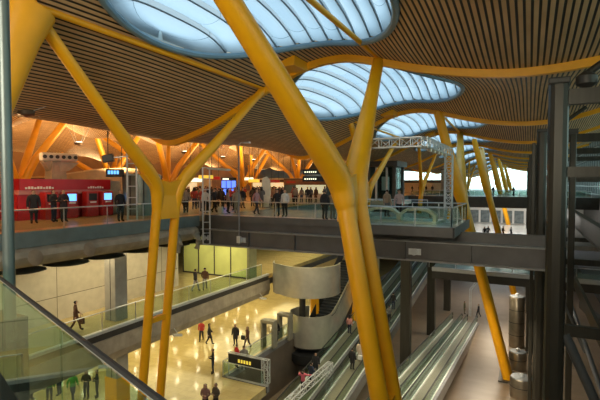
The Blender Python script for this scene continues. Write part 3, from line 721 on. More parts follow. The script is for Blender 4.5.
for k in range(5): MB().tube([(-3.6, 18.6 + k*0.9, 3.42), (-3.6, 18.6 + k*0.9, 3.3)], 0.08, 8).build('spotlight', mat('spot_grey', (0.5, 0.45, 0.35), 0.3, 0.5), t, True)
t = thing('truss_gantry', 'white lattice truss portal over the climbing travelators', 'truss', (-13.4, 31.3, -15))
lattice(MB(), (-13.3, 24.0, -11.75), (-13.3, 31.0, -11.75), 0.4, 0.4, 8, 0.035).build('beam', LIGHTM, t)
lattice(MB(), (-13.3, 31.0, -15), (-13.3, 31.0, -11.55), 0.4, 0.4, 6, 0.035).build('mast', LIGHTM, t)
lattice(MB(), (-13.3, 24.2, -15), (-13.3, 24.2, -11.55), 0.4, 0.4, 6, 0.035).build('mast', LIGHTM, t)
t = thing('direction_sign', 'dark direction sign with yellow lettering on a white truss frame over the platform edge', 'sign', (-16.5, 24.7, ZG))
MB().box(-18.0, -15.4, 24.62, 24.72, -10.1, -9.5).build('board', BLACK, t)
g = MB()
for k in range(5): g.box(-17.2 + k*0.22, -17.06 + k*0.22, 24.60, 24.62, -9.95 , -9.73)
g.build('lettering', SIGNY, t)
g2 = MB().tube([(-18.1, 24.7, -9.45), (-15.0, 24.7, -9.45)], 0.035, 6).tube([(-18.1, 24.9, -9.45), (-15.0, 24.9, -9.45)], 0.035, 6); g2.build('top_chords', LIGHTM, t)
lattice(MB(), (-15.15, 24.8, -11), (-15.15, 24.8, -9.45), 0.45, 0.3, 3, 0.035).build('frame_mast', LIGHTM, t)
MB().tube([(-18.1, 24.8, -11), (-18.1, 24.8, -9.45)], 0.03, 6).build('post', LIGHTM, t)

def ladder_mast(label, x, y, z0, z1, w=0.5, head=None):
    t = thing('lighting_mast', label, 'lighting mast', (x, y, z0), 'light masts near the concourse edge')
    dx = Vector((0.891, 0.454, 0)) * w / 2
    for s in (-1, 1): MB().tube([Vector((x, y, z0)) + dx*s, Vector((x, y, z1)) + dx*s], 0.045, 8).build('upright', LIGHTM, t, True)
    MB().tube([Vector((x, y - 0.35, z0)), Vector((x, y - 0.35, z1))], 0.035, 8).build('upright', LIGHTM, t, True)
    g = MB(); n = int((z1 - z0) / 0.62)
    for k in range(n + 1):
        z = z0 + (z1 - z0) * k / n
        g.tube([Vector((x, y, z)) - dx, Vector((x, y, z)) + dx], 0.025, 6); g.tube([Vector((x, y, z)) - dx, Vector((x, y - 0.35, z))], 0.02, 6); g.tube([Vector((x, y, z)) + dx, Vector((x, y - 0.35, z))], 0.02, 6)
    g.build('rungs', LIGHTM, t)
    return t
p = at(132.5, 222, X=-19.6)
t = ladder_mast('ladder-like light mast with a square floodlight beside the round steel drum', -19.6, p.y, 0, 3.75)
MB().tube([(-19.6, p.y, 3.55), (-20.3, p.y - 0.6, 3.45)], 0.035, 6).build('arm', LIGHTM, t)
MB().beam((-20.75, p.y - 0.95, 3.35), (-20.3, p.y - 0.6, 3.45), 0.42, 0.42).build('lamp_head', DARK, t, bevel=0.05)
MB().beam((-19.4, p.y + 0.2, 3.2), (-19.0, p.y + 0.4, 3.05), 0.2, 0.2).build('lamp_head', DARK, t, bevel=0.03)
t = ladder_mast('ladder-like light mast carrying a flat light panel at the bridge corner', -17.75, 22.1, -1.7, 3.0, 0.42)
MB().beam((-17.6, 22.2, 2.95), (-16.2, 22.25, 2.85), 0.5, 0.12).build('light_panel', mat('light_panel', (0.5, 0.6, 0.6), 0.3, 0.2), t)
t = thing('lamp_mast', 'single slender grey mast with a small hooked lamp on the bridge girder', 'mast', (-15.3, 22.07, -1.6))
MB().tube([(-15.3, 22.07, -1.6), (-15.3, 22.07, 4.3)], 0.045, 8).build('pole', STEEL, t, True)
MB().tube([(-15.3, 22.07, 4.3), (-15.15, 22.1, 4.42), (-14.85, 22.1, 4.42)], 0.04, 8).box(-14.9, -14.55, 22.0, 22.2, 4.36, 4.46).build('lamp_head', LIGHTM, t)
MB().box(-15.42, -15.18, 21.98, 22.12, -1.5, -1.1).build('clamp', LIGHTM, t)
p = at(475, 313, Z=ZL)
t = thing('lamp_mast', 'thin lattice lamp post with bent top beside the end of the descending travelators', 'mast', (at(470, 316, Z=ZL).x, at(470, 316, Z=ZL).y, ZL))
q = at(470, 316, Z=ZL)
lattice(MB(), (q.x, q.y, ZL), (q.x, q.y, ZL + 3.4), 0.22, 0.22, 8, 0.03).build('pole', LIGHTM, t)
lattice(MB(), (q.x, q.y, ZL + 3.4), (q.x + 1.1, q.y + 0.4, ZL + 5.0), 0.22, 0.22, 4, 0.03).build('bent_arm', LIGHTM, t)

# ------------------------------------------------------------------ elevator on the bridge
t = thing('glass_elevator', 'dark framed glass elevator block standing beyond the bridge behind the truss gantry', 'elevator', (-16, 55, 0))
for x in (-17.6, -14.4):
    for y in (53.1, 56.9): MB().box(x - 0.2, x + 0.2, y - 0.2, y + 0.2, 0, 4.1).build('corner_post', DARK, t)
for x in (-16.6, -15.3): MB().box(x - 0.12, x + 0.12, 52.95, 53.1, 0, 4.0).build('door_frame', LIGHTM, t)
MB().box(-17.95, -13.9, 52.5, 57.3, 4.1, 4.75).build('roof', DARK, t)
MB().box(-17.4, -14.6, 53.12, 53.16, 0.1, 4.1).box(-14.42, -14.38, 53.3, 56.7, 0.1, 4.1).build('glass', GLFAC, t)
MB().box(-17.4, -14.6, 56.9, 56.94, 0.1, 4.1).box(-17.62, -17.58, 53.3, 56.7, 0.1, 4.1).build('rear_panel', DARK, t)
MB().box(-16.4, -15.5, 54.6, 54.8, 1.2, 2.9).build('control_panel', WHITE, t)
o = MB().box(-18.4, -13.6, 51.8, 58.5, -0.5, -0.01).build('landing_deck', DECK, None); tag(o, 'grey landing slab carrying the dark glass elevator beyond the bridge', 'landing')
# walkway landing benches (curved light machines) on the balcony
for i, (x, y) in enumerate(((-7.0, 23.5), (-5.05, 23.1))):
    t = thing('walkway_landing', 'curved pale end of a moving walkway on the glass balcony, %s one' % ['left', 'right'][i], 'moving walkway', (x, y, 0), 'walkway ends on the balcony')
    P = [(x - 0.9, 0.12), (x - 0.95, 0.45), (x - 0.6, 0.72), (x, 0.8), (x + 0.6, 0.72), (x + 0.98, 0.42), (x + 0.95, 0.12), (x + 0.8, 0.12), (x + 0.8, 0.4), (x + 0.5, 0.6), (x, 0.68), (x - 0.5, 0.6), (x - 0.8, 0.4), (x - 0.8, 0.12)]
    MB().prism(P, 'Y', y - 0.25, y + 0.25).build('balustrade_end', mat('pale_cover', (0.72, 0.68, 0.5), 0.25, 0.2), t)
    MB().box(x - 1.0, x + 1.0, y - 0.4, y + 1.9, 0, 0.12).build('landing_plate', STAIN, t)
    MB().box(x - 0.78, x + 0.78, y - 0.02, y + 0.02, 0.12, 0.6).build('glass', GL, t)

# ------------------------------------------------------------------ steel drums lower right
for i, (x, y, r, h, lab) in enumerate(((-0.75, 39.0, 0.85, 1.9, 'low stainless steel ventilation drum, nearer of the two at the foot of the leaning column'), (-0.8, 43.9, 0.85, 1.9, 'low stainless steel ventilation drum, farther of the two at the foot of the leaning column'), (-0.95, 51.8, 0.75, 5.2, 'tall stainless steel ventilation cylinder behind the low drums'))):
    if i == 1: x = -0.7; y = 45.6; r = 0.75; h = 1.5
    if i == 0: x = -0.3; y = 39.6; h = 1.5
    t = thing('ventilation_drum', lab, 'ventilation drum', (x, y, ZL), 'steel ventilation drums')
    MB().lathe([(r, 0), (r, h), (r*0.96, h + 0.06)], (x, y, ZL), 36).build('body', mat('bronze_steel', (0.34, 0.29, 0.22), 0.28, 0.85, 0.2, 1.5), t, True)
    ld = MB().lathe([(r*0.94, 0), (r*0.9, 0.08), (0.12, 0.1)], (x, y, ZL + h + 0.04), 36).build('lid', mat('grey_lid', (0.28, 0.31, 0.33), 0.35, 0.5), t, True)
    for z in ((0.9, ) if h < 3 else (1.3, 2.6, 3.9)): MB().lathe([(r + 0.015, -0.03), (r + 0.015, 0.03)], (x, y, ZL + z), 36).build('band', DARK, t)
    MB().lathe([(0.16, 0), (0.16, 0.25), (0.05, 0.3)], (x, y, ZL + h + 0.1), 12).build('valve', LIGHTM, ld, True)

# ------------------------------------------------------------------ right foreground steel frame
cl = ['nearest and largest', 'second along the row', 'third along the row', 'fourth along the row', 'fifth along the row']
for i, (x, y) in enumerate(((0.9, 19), (0.74, 36), (0.55, 50.5), (0.4, 66), (0.2, 90))):
    t = thing('steel_column', 'tall dark steel column with rounded corners at the right, %s' % cl[i], 'column', (x, y, ZL), 'dark columns of the right row')
    MB().box(x - 0.33, x + 0.33, y - 0.3, y + 0.3, ZL, 5.8).build('shaft', COLM, t, bevel=0.2)
    MB().box(x - 0.35, x + 0.35, y - 0.32, y + 0.32, 5.6, 5.84).build('cap', DARK, t, bevel=0.05)
    MB().box(x - 0.55, x + 0.55, y - 0.5, y + 0.5, ZL, ZL + 0.12).build('base_plate', DARK, t)
    if i:
        MB().box(x - 0.62, x - 0.38, y - 0.12, y + 0.12, ZL, 4.9).build('side_pipe', COLM, t, bevel=0.04)
    else:
        MB().box(x - 0.20, x - 0.08, y + 0.42, y + 0.5, ZL, 5.4).build('side_pipe', COLM, t)
for i, (x, y) in enumerate(((2.75, 19), (2.62, 36), (2.5, 50.5), (2.4, 66))):
    t = thing('steel_column', 'slimmer dark steel column of the outer right line, %s' % cl[i].replace('nearest and largest', 'first, at the right edge'), 'column', (x, y, ZL), 'dark columns of the outer right line')
    MB().box(x - 0.2, x + 0.2, y - 0.2, y + 0.2, ZL, 5.7).build('shaft', COLM, t, bevel=0.06)
    MB().box(x - 0.28, x + 0.28, y - 0.28, y + 0.28, 5.4, 5.75).build('cap', DARK, t)
YS = (19, 36, 50.5, 66)
for i, y in enumerate(YS):
    t = thing('cross_beams', 'dark horizontal beams and diagonal brace linking the right columns, %s frame' % cl[i].split(' and')[0], 'steel frame', (1.8, y, 0), 'cross frames between the right columns')
    xa, xb = (0.9, 0.74, 0.55, 0.4)[i] + 0.3, 8.8
    MB().box(xa, xb, y - 0.16, y + 0.16, 4.85, 5.4).build('top_beam', COLM, t)
    MB().box(xa, xb, y - 0.12, y + 0.12, 2.25, 2.62).build('middle_beam', COLM, t)
    MB().box(xa, xb, y - 0.12, y + 0.12, -3.55, -3.15).build('lower_beam', COLM, t)
    MB().tube([(xa + 0.05, y - 0.05, -3.5), (xa + 2.6, y - 0.05, -9.5)], 0.17, 12).build('diagonal_brace', mat('brace_grey', (0.13, 0.14, 0.15), 0.35, 0.5), t, True)
    MB().lathe([(0.12, 0), (0.34, 0.15), (0.34, 0.42), (0.12, 0.6)], (xa + 0.55, y, 5.4), 14).build('bearing', DARK, t, True)
    MB().tube([(xa + 0.55, y, 5.9), (xa + 2.3, y, 7.2)], 0.13, 10).build('roof_strut', COLM, t, True)
t = thing('edge_girder', 'long dark girder running away between the right columns at bridge level', 'girder', (2.6, 40, -0.9))
MB().box(3.03, 3.2, 12, 76, -1.1, -0.2).build('web', COLM, t)
MB().box(3.0, 3.35, 12, 76, -0.2, -0.1).box(3.0, 3.35, 12, 76, -1.2, -1.1).build('flange', DARK, t)
t = thing('edge_girder', 'lower dark girder running away between the right columns', 'girder', (2.6, 40, -5.5))
MB().box(3.03, 3.2, 14, 76, -5.6, -4.8).build('web', COLM, t)
MB().tube([(3.4, 14, -8.4), (3.4, 76, -8.4)], 0.14, 10).build('pipe', mat('brace_grey', (0.13, 0.14, 0.15), 0.35, 0.5), t, True)
t = thing('inclined_rail', 'inclined grey tube rail descending in the right corner', 'rail', (4.5, 26, -6))
MB().beam((4.1, 13, 1.0), (4.3, 34, -2.6), 0.35, 0.5).build('stringer', COLM, t)
MB().tube([(4.1, 13, 2.0), (4.3, 34, -1.6)], 0.05, 8).build('handrail', STEEL, t, True)
MB().beam((5.0, 13, -4.5), (4.6, 50, -9.5), 0.4, 0.6).build('stringer', COLM, t)

# glass facade at right: mullions as window structure
w = wbuild(MB().box(9.3, 9.34, -12, 190, 0.4, 9.3), 'window_1', GLSIDE)
mb = MB()
for k in range(0, 68): mb.box(9.15, 9.5, -12 + 3*k - 0.05, -12 + 3*k + 0.05, 0.4, 9.3)
for z in (0.4, 1.6, 3.0, 4.6, 6.2, 7.8): mb.box(9.15, 9.5, -12, 190, z - 0.06, z + 0.06)
wbuild(mb, 'trim_9', STEEL)
# far end facade
wbuild(MB().box(-75, 9.5, 190, 190.05, 0.0, 12), 'window_2', GLFAC)
mb = MB()
for k in range(29): mb.box(-75 + 3*k - 0.07, -75 + 3*k + 0.07, 189.8, 190.2, 0, 12)
for z in (0.05, 2.5, 5, 7.5): mb.box(-75, 9.5, 189.8, 190.2, z - 0.1, z + 0.1)
wbuild(mb, 'trim_10', LIGHTM)
# white facade with shop fronts closing the mid level below the far bridge
mb = MB().box(-40, 9.2, 100, 100.3, -6, -0.6)
wbuild(mb, 'wall_far_mid', FACE)
for i in range(9):
    x = -11 + i * 2.1
    o = MB().box(x, x + 1.7, 99.9, 99.98, -5.9, -3.4).build('shop_window', mat('far_window', (0.18, 0.22, 0.24), 0.2, 0.2, 0.4, 1.5), None)
    tag(o, 'distant window bay in the white facade under the far bridge', 'window', 'distant window bays')
wbuild(MB().box(-75, 60, -12, 260, -16.2, -16.0), 'ground', CONC)

FARP = []
# ------------------------------------------------------------------ upper concourse: kiosk etc.
t = thing('red_kiosk', 'long red check-in kiosk block with dark red header and pale lettering', 'kiosk', (-25.5, 17.5, 0))
MB().box(-27, -24.6, 14.7, 20.6, 0, 1.42).build('body', REDP, t)
MB().box(-27, -24.4, 14.7, 20.6, 1.66, 2.28).build('header', REDP, t)
MB().box(-27, -24.5, 14.7, 20.6, 1.42, 1.66).build('band', PINKP, t)
for y0, n in ((15.0, 10), (18.9, 7)):
    g = MB()
    for k in range(n): g.box(-24.4, -24.385, y0 + k*0.17, y0 + k*0.17 + 0.12, 1.72, 1.72 + (0.14 if k % 3 else 0.1))
    g.build('lettering', WHITE, t)
MB().box(-26.9, -24.55, 20.6, 21.5, 0, 2.2).build('end_panel', mat('grey_panel', (0.34, 0.36, 0.34), 0.4), t)
for i, (px, lab) in enumerate(((50, 'behind the man at far left'), (70, 'with the bright blue screen'), (91, 'left of the dark middle gap'), (106, 'at the right end of the red block'))):
    p = at(px, 214, X=-24.1)
    t = thing('check_in_machine', 'red self-service check-in machine %s' % lab, 'check-in machine', (-24.1, p.y, 0), 'self-service machines of the red kiosk')
    cab = MB().box(-24.4, -23.9, p.y - 0.42, p.y + 0.42, 0, 1.55).build('cabinet', mat('bright_red', (0.40, 0.02, 0.02), 0.3), t, bevel=0.05)
    MB().box(-23.9, -23.88, p.y - 0.28, p.y + 0.28, 1.0, 1.42).build('screen', SCRNB if i in (1, 3) else BLACK, cab)
    MB().box(-23.9, -23.84, p.y - 0.2, p.y + 0.2, 0.85, 0.93).build('tray', WHITE, cab)
t = thing('ventilation_stack', 'grey concrete air outlet with six round nozzles behind the red kiosk', 'air outlet', (-27.8, 17, 0))
c = at(56, 170, X=-27.8)
MB().add([(-28.2, c.y - 0.7, 0), (-28.2, c.y + 0.7, 0), (-27.4, c.y + 0.7, 0), (-27.4, c.y - 0.7, 0), (-28.2, c.y - 0.45, 3.5), (-28.2, c.y + 0.45, 3.5), (-27.5, c.y + 0.45, 3.5), (-27.5, c.y - 0.45, 3.5)], [(0, 1, 2, 3), (4, 5, 6, 7), (0, 1, 5, 4), (1, 2, 6, 5), (2, 3, 7, 6), (3, 0, 4, 7)]).build('shaft', CONC, t)
dv = Vector((0.30, 1, 0)).normalized()
c0 = Vector((-27.5, c.y, 3.75))
hd = MB().beam(c0 - dv*1.1, c0 + dv*1.1, 0.7, 0.55).build('head', mat('outlet_grey', (0.38, 0.37, 0.34), 0.5, 0.1), t, bevel=0.12)
MB().add([tuple(c0 + dv*a + Vector((0, 0, b))) for a, b in ((-0.55, -0.9), (0.6, -0.9), (1.3, -0.3), (-0.9, -0.3))] + [tuple(c0 + dv*a + Vector((-0.4, 0, b))) for a, b in ((-0.55, -0.9), (0.6, -0.9), (1.3, -0.3), (-0.9, -0.3))], [(0, 1, 2, 3), (7, 6, 5, 4), (0, 4, 5, 1), (1, 5, 6, 2), (2, 6, 7, 3), (3, 7, 4, 0)]).build('neck', CONC, t)
nv = Vector((1, -0.3, 0)).normalized()
for k in range(6):
    q = c0 + dv * (-0.93 + k*0.37) + nv * 0.36
    MB().tube([q - nv*0.05, q + nv*0.03], 0.12, 14).build('nozzle', BLACK, hd, True)
t = thing('curved_canopy', 'beige curved canopy wall rising behind the red kiosk', 'canopy', (-31, 24, 0))
MB().sheet([(-33, 21), (-31.5, 22.4), (-30.4, 24.5), (-30.2, 27), (-30.8, 29)], 0, [1.8, 2.7, 3.1, 3.25, 3.2], 0.4).build('wall', mat('canopy_brown', (0.34, 0.25, 0.15), 0.5), t, True)
MB().sheet([(-33, 21), (-31.5, 22.4), (-30.4, 24.5), (-30.2, 27), (-30.8, 29)], [1.8, 2.7, 3.1, 3.25, 3.2], [1.9, 2.8, 3.2, 3.35, 3.3], 0.7).build('edge', mat('canopy_edge', (0.5, 0.4, 0.26), 0.5), t, True)
t = thing('steel_drum_room', 'round dark stainless steel enclosure behind the twin-armed light mast', 'enclosure', (-22.6, 22.0, 0))
MB().lathe([(1.2, 0), (1.2, 2.55), (1.1, 2.65)], (-22.6, 21.6, 0), 36).build('drum', mat('drum_steel', (0.15, 0.175, 0.155), 0.3, 0.35, 0.3, 1.2), t, True)
for k in range(9):
    a = k * 2 * PI / 9; x = -22.6 + 1.21*math.cos(a); y = 21.6 + 1.21*math.sin(a)
    MB().box(x - 0.02, x + 0.02, y - 0.02, y + 0.02, 0, 2.55).build('seam', BLACK, t)
# flight board
def hang_sign(label, px, X, z0, z1, w, m, group=None, marks=None, name='hanging_sign', yaw=0.45, post=True, py=200, zc=None):
    p = at(px, py, X=X)
    t = thing(name, label, 'sign', (p.x, p.y, z0), group)
    d = Vector((math.cos(yaw), math.sin(yaw), 0)); n = Vector((d.y, -d.x, 0)); c = Vector((p.x, p.y, (z0+z1)/2))
    bd = MB().beam(c - d*w/2, c + d*w/2, 0.18, z1 - z0).build('board', m, t)
    if marks:
        for (u0, u1, v0, v1, mm) in marks:
            a = c + d*w*(u0 - 0.5) + n*0.1; b2 = c + d*w*(u1 - 0.5) + n*0.1; zc2 = z0 + (z1 - z0)*(v0+v1)/2
            a.z = b2.z = zc2
            MB().beam(a, b2, 0.02, (z1 - z0)*(v1 - v0)).build('lit_field', mm, bd)
    if post:
        for s in (-0.4, 0.4):
            q = c + d*w*s
            MB().tube([(q.x, q.y, 0), (q.x, q.y, z0)] if post == 'floor' else [(q.x, q.y, z1), (q.x, q.y, roofz(q.x, q.y))], 0.03, 6).build('post' if post == 'floor' else 'hanger', DARK, t)
    return t
hang_sign('flight information board with rows of bright blue screens', 229, -25, 0.85, 2.6, 1.4, BLACK, None,
    [(0.03 + 0.33*i, 0.31 + 0.33*i, v, v + 0.38, BLUES) for i in range(3) for v in (0.02, 0.45)] + [(0.1, 0.5, 0.88, 0.96, SIGNW)], 'flight_board', post='floor')
hang_sign('black hanging flight display with small blue text over the red kiosk end', 115.5, -23.5, 2.45, 2.95, 1.1, BLACK, None, [(0.12 + 0.17*i, 0.24 + 0.17*i, 0.35, 0.8, SCRNB) for i in range(4)])
for i, (z0, lab) in enumerate(((2.95, 'upper black direction sign with white pictograms hanging over the concourse'), (2.25, 'lower black direction sign with white pictograms hanging over the concourse'))):
    hang_sign(lab, 314, -19.3, z0, z0 + 0.52, 2.3, BLACK, 'black direction signs over the concourse', [(0.08, 0.14, 0.35, 0.6, SIGNW)] + [(0.18 + 0.09*k, 0.24 + 0.09*k, 0.36, 0.62, SIGNW) for k in range(5)], post=(True if i == 0 else False))
for k, (px, X, m) in enumerate(((196, -30, SIGNW), (206, -28, SIGNY), (287, -36, SIGNW), (248, -33, SIGNW), (254, -31, SIGNY), (214, -33, REDP), (275, -34, REDP), (340, -22, REDP))):
    hang_sign('small %s sign far back in the crowd, %s' % ({SIGNW: 'white lit', SIGNY: 'yellow', REDP: 'red'}[m], ['leftmost, over the crowd start', 'second, near the crowd start', 'above the bright shop', 'left of the leaf pillar', 'just left of the leaf pillar', 'left of the flight board', 'right of the leaf pillar', 'left of the massive yellow column'][k]),
              px, X, 2.5 if k % 2 else 2.2, 2.85 if k % 2 else 2.6, 1.4, m, 'small lit shop signs', py=190)
t = thing('information_pillar', 'white leaf-shaped information pillar on the concourse by the bridge', 'pillar', (-19.9, 32.7, 0))
prof = [(-0.18, 0), (0.22, 0), (0.42, 1.2), (0.36, 2.3), (0.1, 2.65), (-0.3, 2.5), (-0.42, 1.6)]
d = Vector((0.891, 0.454, 0)); n2 = Vector((-0.454, 0.891, 0)); c = Vector((-19.9, 32.7, 0))
vs = [tuple(c + d*a + n2*s*0.12 + Vector((0, 0, b))) for s in (-1, 1) for a, b in prof]; n = len(prof)
MB().add(vs, [tuple(range(n)), tuple(range(2*n-1, n-1, -1))] + [(k, k+n, (k+1) % n + n, (k+1) % n) for k in range(n)]).build('panel', mat('pillar_white', (0.6, 0.6, 0.5), 0.4), t, bevel=0.04)
MB().box(c.x - 0.35, c.x + 0.35, c.y - 0.3, c.y + 0.3, 0, 0.06).build('foot', STEEL, t)
t = thing('shop', 'brightly lit shop counter with dark header behind the bridge crowd', 'shop', (-22.2, 45.5, 0))
MB().box(-24.7, -19.7, 47.4, 47.6, 0, 2.4).build('back_wall', SHOPW, t)
MB().box(-24.9, -19.5, 44.8, 47.6, 2.5, 2.62).build('roof', DARK, t)
MB().box(-24.9, -19.5, 44.75, 44.85, 1.9, 2.5).build('header', mat('header_brown', (0.20, 0.10, 0.06), 0.5), t)
g = MB()
for k in range(6): g.box(-24.5 + 0.2*k, -24.36 + 0.2*k, 44.72, 44.75, 2.12, 2.3)
g.build('lettering', REDP, t)
MB().box(-24.5, -19.9, 44.9, 45.5, 0, 0.95).build('counter', WHITE, t)
for x in (-24.8, -19.6): MB().box(x - 0.08, x + 0.08, 44.8, 47.6, 0, 2.5).build('side_wall', DARK, t)
for i, (x, y, w_, lab) in enumerate(((-36, 62, 9, 'left lit shopfront at the back of the concourse'), (-27, 66, 7, 'middle lit shopfront at the back of the concourse'), (-46, 50, 9, 'shopfront glowing behind the flight board'), (-49, 34, 10, 'beige shop block behind the red kiosk end'))):
    t = thing('shop', lab, 'shop', (x, y, 0), 'distant shopfronts')
    MB().box(x - w_/2, x + w_/2, y, y + 3, 0, 2.9).build('block', CREAM, t)
    MB().box(x - w_/2 + 0.3, x + w_/2 - 0.3, y - 0.05, y, 0.9, 2.2).build('window', SHOPW, t)
    MB().box(x - w_/2, x + w_/2, y - 0.12, y - 0.02, 2.3, 2.7).build('header', mat('header_dark', (0.08, 0.03, 0.02), 0.5), t)

for i, (x, y, w_, lab) in enumerate(((-24, 112, 14, 'low dark shop block far beyond the white truss gantry'), (-15.2, 96, 2.2, 'grey-brown square pier far beyond the white truss gantry'))):
    t = thing('shop' if i == 0 else 'pier', lab, 'shop' if i == 0 else 'pier', (x, y, 0))
    MB().box(x - w_/2, x + w_/2, y, y + 2.5, 0, (3.0, 5.2)[i]).build('block', CREAM if i == 0 else CONC, t)
    MB().box(x - w_/2, x + w_/2, y - 0.1, y - 0.02, (2.3, 4.9)[i], (2.9, 5.1)[i]).build('header', DARK, t)
for i in range(9):
    x = -27 + 1.7 * i + R.uniform(-0.4, 0.4)
    FAR = (x, 100 + R.uniform(0, 6), 0)
    FARP.append(FAR)
# hanging reflector lamps
def pendant(px, py, X, lab):
    p = at(px, py, X=X)
    t = thing('pendant_lamp', lab, 'lamp', (p.x, p.y, p.z), 'cluster lamps hanging in the left hall')
    MB().lathe([(0.02, -0.25), (0.32, -0.16), (0.36, 0.0), (0.3, 0.06)], tuple(p), 16).build('bowl', mat('lamp_bowl', (0.12, 0.08, 0.05), 0.4, 0.5), t, True)
    MB().lathe([(0.26, 0.05), (0.24, 0.09)], tuple(p), 16).build('bulb', LAMPW, t.children[0])
    for k in range(4):
        a = k * PI / 2 + 0.4; r2 = 0.9
        q = p + Vector((math.cos(a)*r2, math.sin(a)*r2, 1.25)); q.z = min(q.z, roofz(q.x, q.y))
        MB().tube([p + Vector((math.cos(a)*0.3, math.sin(a)*0.3, 0)), q], 0.018, 5).build('cable', LIGHTM, t)
for i, (px, py, X) in enumerate(((79, 143, -33), (185, 152, -33), (223, 157, -36), (254, 160, -36), (136, 125, -22.5), (298, 165, -34), (26, 111, -19))):
    pendant(px, py, X, 'hanging lamp with splayed cables, %s' % ['above the six-nozzle air outlet', 'right of the slender Y column', 'left of the flat light panel mast', 'above the leaf pillar', 'hidden near the roof by the slender branch', 'just left of the massive column', 'at the roof edge by the grey pole'][i])

# ------------------------------------------------------------------ people
SKIN = mat('skin', (0.50, 0.30, 0.20), 0.5, 0, 0.05, 8)
EYE = mat('eye_dark', (0.02, 0.015, 0.012), 0.3)
LIP = mat('lip', (0.35, 0.11, 0.09), 0.5)
def cmat(c, kind='cloth'):
    return mat('%s_%02d_%02d_%02d' % (kind, int(c[0]*99), int(c[1]*99), int(c[2]*99)), c, 0.85, 0, 0.1, 14)
def make_pose(J):
    # J: joints dict; returns dict of region meshes
    names = ['pelvis', 'belly', 'chest', 'neck', 'head', 'crown', 'shL', 'elL', 'wrL', 'haL', 'shR', 'elR', 'wrR', 'haR', 'hpL', 'knL', 'anL', 'toL', 'hpR', 'knR', 'anR', 'toR']
    rad = dict(pelvis=(.15, .12), belly=(.14, .11), chest=(.17, .12), neck=(.058, .06), head=(.092, .11), crown=(.07, .085), shL=(.07, .07), shR=(.07, .07), elL=(.047, .047), elR=(.047, .047), wrL=(.03, .03), wrR=(.03, .03), haL=(.026, .04), haR=(.026, .04), hpL=(.098, .1), hpR=(.098, .1), knL=(.062, .065), knR=(.062, .065), anL=(.042, .045), anR=(.042, .045), toL=(.042, .032), toR=(.042, .032))
    E = [('pelvis', 'belly'), ('belly', 'chest'), ('chest', 'neck'), ('neck', 'head'), ('head', 'crown'), ('chest', 'shL'), ('shL', 'elL'), ('elL', 'wrL'), ('wrL', 'haL'), ('chest', 'shR'), ('shR', 'elR'), ('elR', 'wrR'), ('wrR', 'haR'), ('pelvis', 'hpL'), ('hpL', 'knL'), ('knL', 'anL'), ('anL', 'toL'), ('pelvis', 'hpR'), ('hpR', 'knR'), ('knR', 'anR'), ('anR', 'toR')]
    reg = {'belly': 'torso', 'chest': 'torso', 'neck': 'torso', 'head': 'head', 'crown': 'head', 'shL': 'torso', 'shR': 'torso', 'elL': 'arm', 'elR': 'arm', 'wrL': 'arm', 'wrR': 'arm', 'haL': 'hand', 'haR': 'hand', 'hpL': 'hip', 'hpR': 'hip', 'knL': 'thigh', 'knR': 'thigh', 'anL': 'shin', 'anR': 'shin', 'toL': 'foot', 'toR': 'foot'}
    me = bpy.data.meshes.new('body'); me.from_pydata([J[n] for n in names], [(names.index(a), names.index(b)) for a, b in E], [])
    o = bpy.data.objects.new('tmp', me); COL.objects.link(o)
    sk = o.modifiers.new('s', 'SKIN'); sk.branch_smoothing = 0.6; o.modifiers.new('u', 'SUBSURF').levels = 1
    for i, n in enumerate(names): me.skin_vertices[0].data[i].radius = rad[n]; me.skin_vertices[0].data[i].use_root = (i == 0)
    dg = bpy.context.evaluated_depsgraph_get(); dg.update()
    ev = bpy.data.meshes.new_from_object(o.evaluated_get(dg)); bpy.data.objects.remove(o)
    for p in ev.polygons: p.use_smooth = True
    segs = [(Vector(J[a]), Vector(J[b]), (rad[a][0] + rad[b][0]) / 2, reg[b]) for a, b in E]
    def region(c):
        best = None
        for a, b, r, g in segs:
            ab = b - a; t = max(0, min(1, (c - a).dot(ab) / max(ab.length_squared, 1e-9))); d = (c - (a + ab*t)).length - r
            if best is None or d < best[0]: best = (d, g, t)
        return best[1]
    fr = [region(p.center) for p in ev.polygons]
    def shell(name, pick, off):
        ids = [i for i, g in enumerate(fr) if pick(g, ev.polygons[i].center)]
        if not ids: return None
        vmap = {}; vs = []; fs = []
        for i in ids:
            f = []
            for v in ev.polygons[i].vertices:
                if v not in vmap: vmap[v] = len(vs); q = ev.vertices[v]; vs.append(tuple(q.co + q.normal * off))
                f.append(vmap[v])
            fs.append(f)
        m = bpy.data.meshes.new(name); m.from_pydata(vs, [], fs); m.update()
        for p in m.polygons: p.use_smooth = True
        m.materials.append(WHITE)
        return m
    out = {}
    hz = J['neck'][2]
    out['jacket'] = shell('jacket', lambda g, c: g in ('torso', 'arm') and c.z < hz + 0.03 or (g == 'hip' and c.z > J['pelvis'][2] - 0.03), 0.016)
    out['long_coat'] = shell('long_coat', lambda g, c: g in ('torso', 'arm', 'hip') and c.z < hz + 0.03 or (g == 'thigh' and c.z > 0.55), 0.034)
    out['trousers'] = shell('trousers', lambda g, c: g in ('hip', 'thigh', 'shin'), 0.012)
    out['shoes'] = shell('shoes', lambda g, c: g == 'foot', 0.012)
    H = Vector(J['head'])
    out['hair'] = shell('hair', lambda g, c: g == 'head' and (c.z > H.z + 0.065 or (c.y > H.y + 0.0 and c.z > H.z - 0.07)), 0.018)
    out['long_hair'] = shell('long_hair', lambda g, c: (g == 'head' and (c.z > H.z + 0.065 or c.y > H.y - 0.0)) or (g == 'torso' and c.z > hz - 0.10 and c.y > J['neck'][1] - 0.0 and abs(c.x - J['neck'][0]) < 0.1), 0.03)
    # hands with fingers, face details joined to the body mesh
    bm = bmesh.new(); bm.from_mesh(ev)
    mb = MB(); mface = MB()
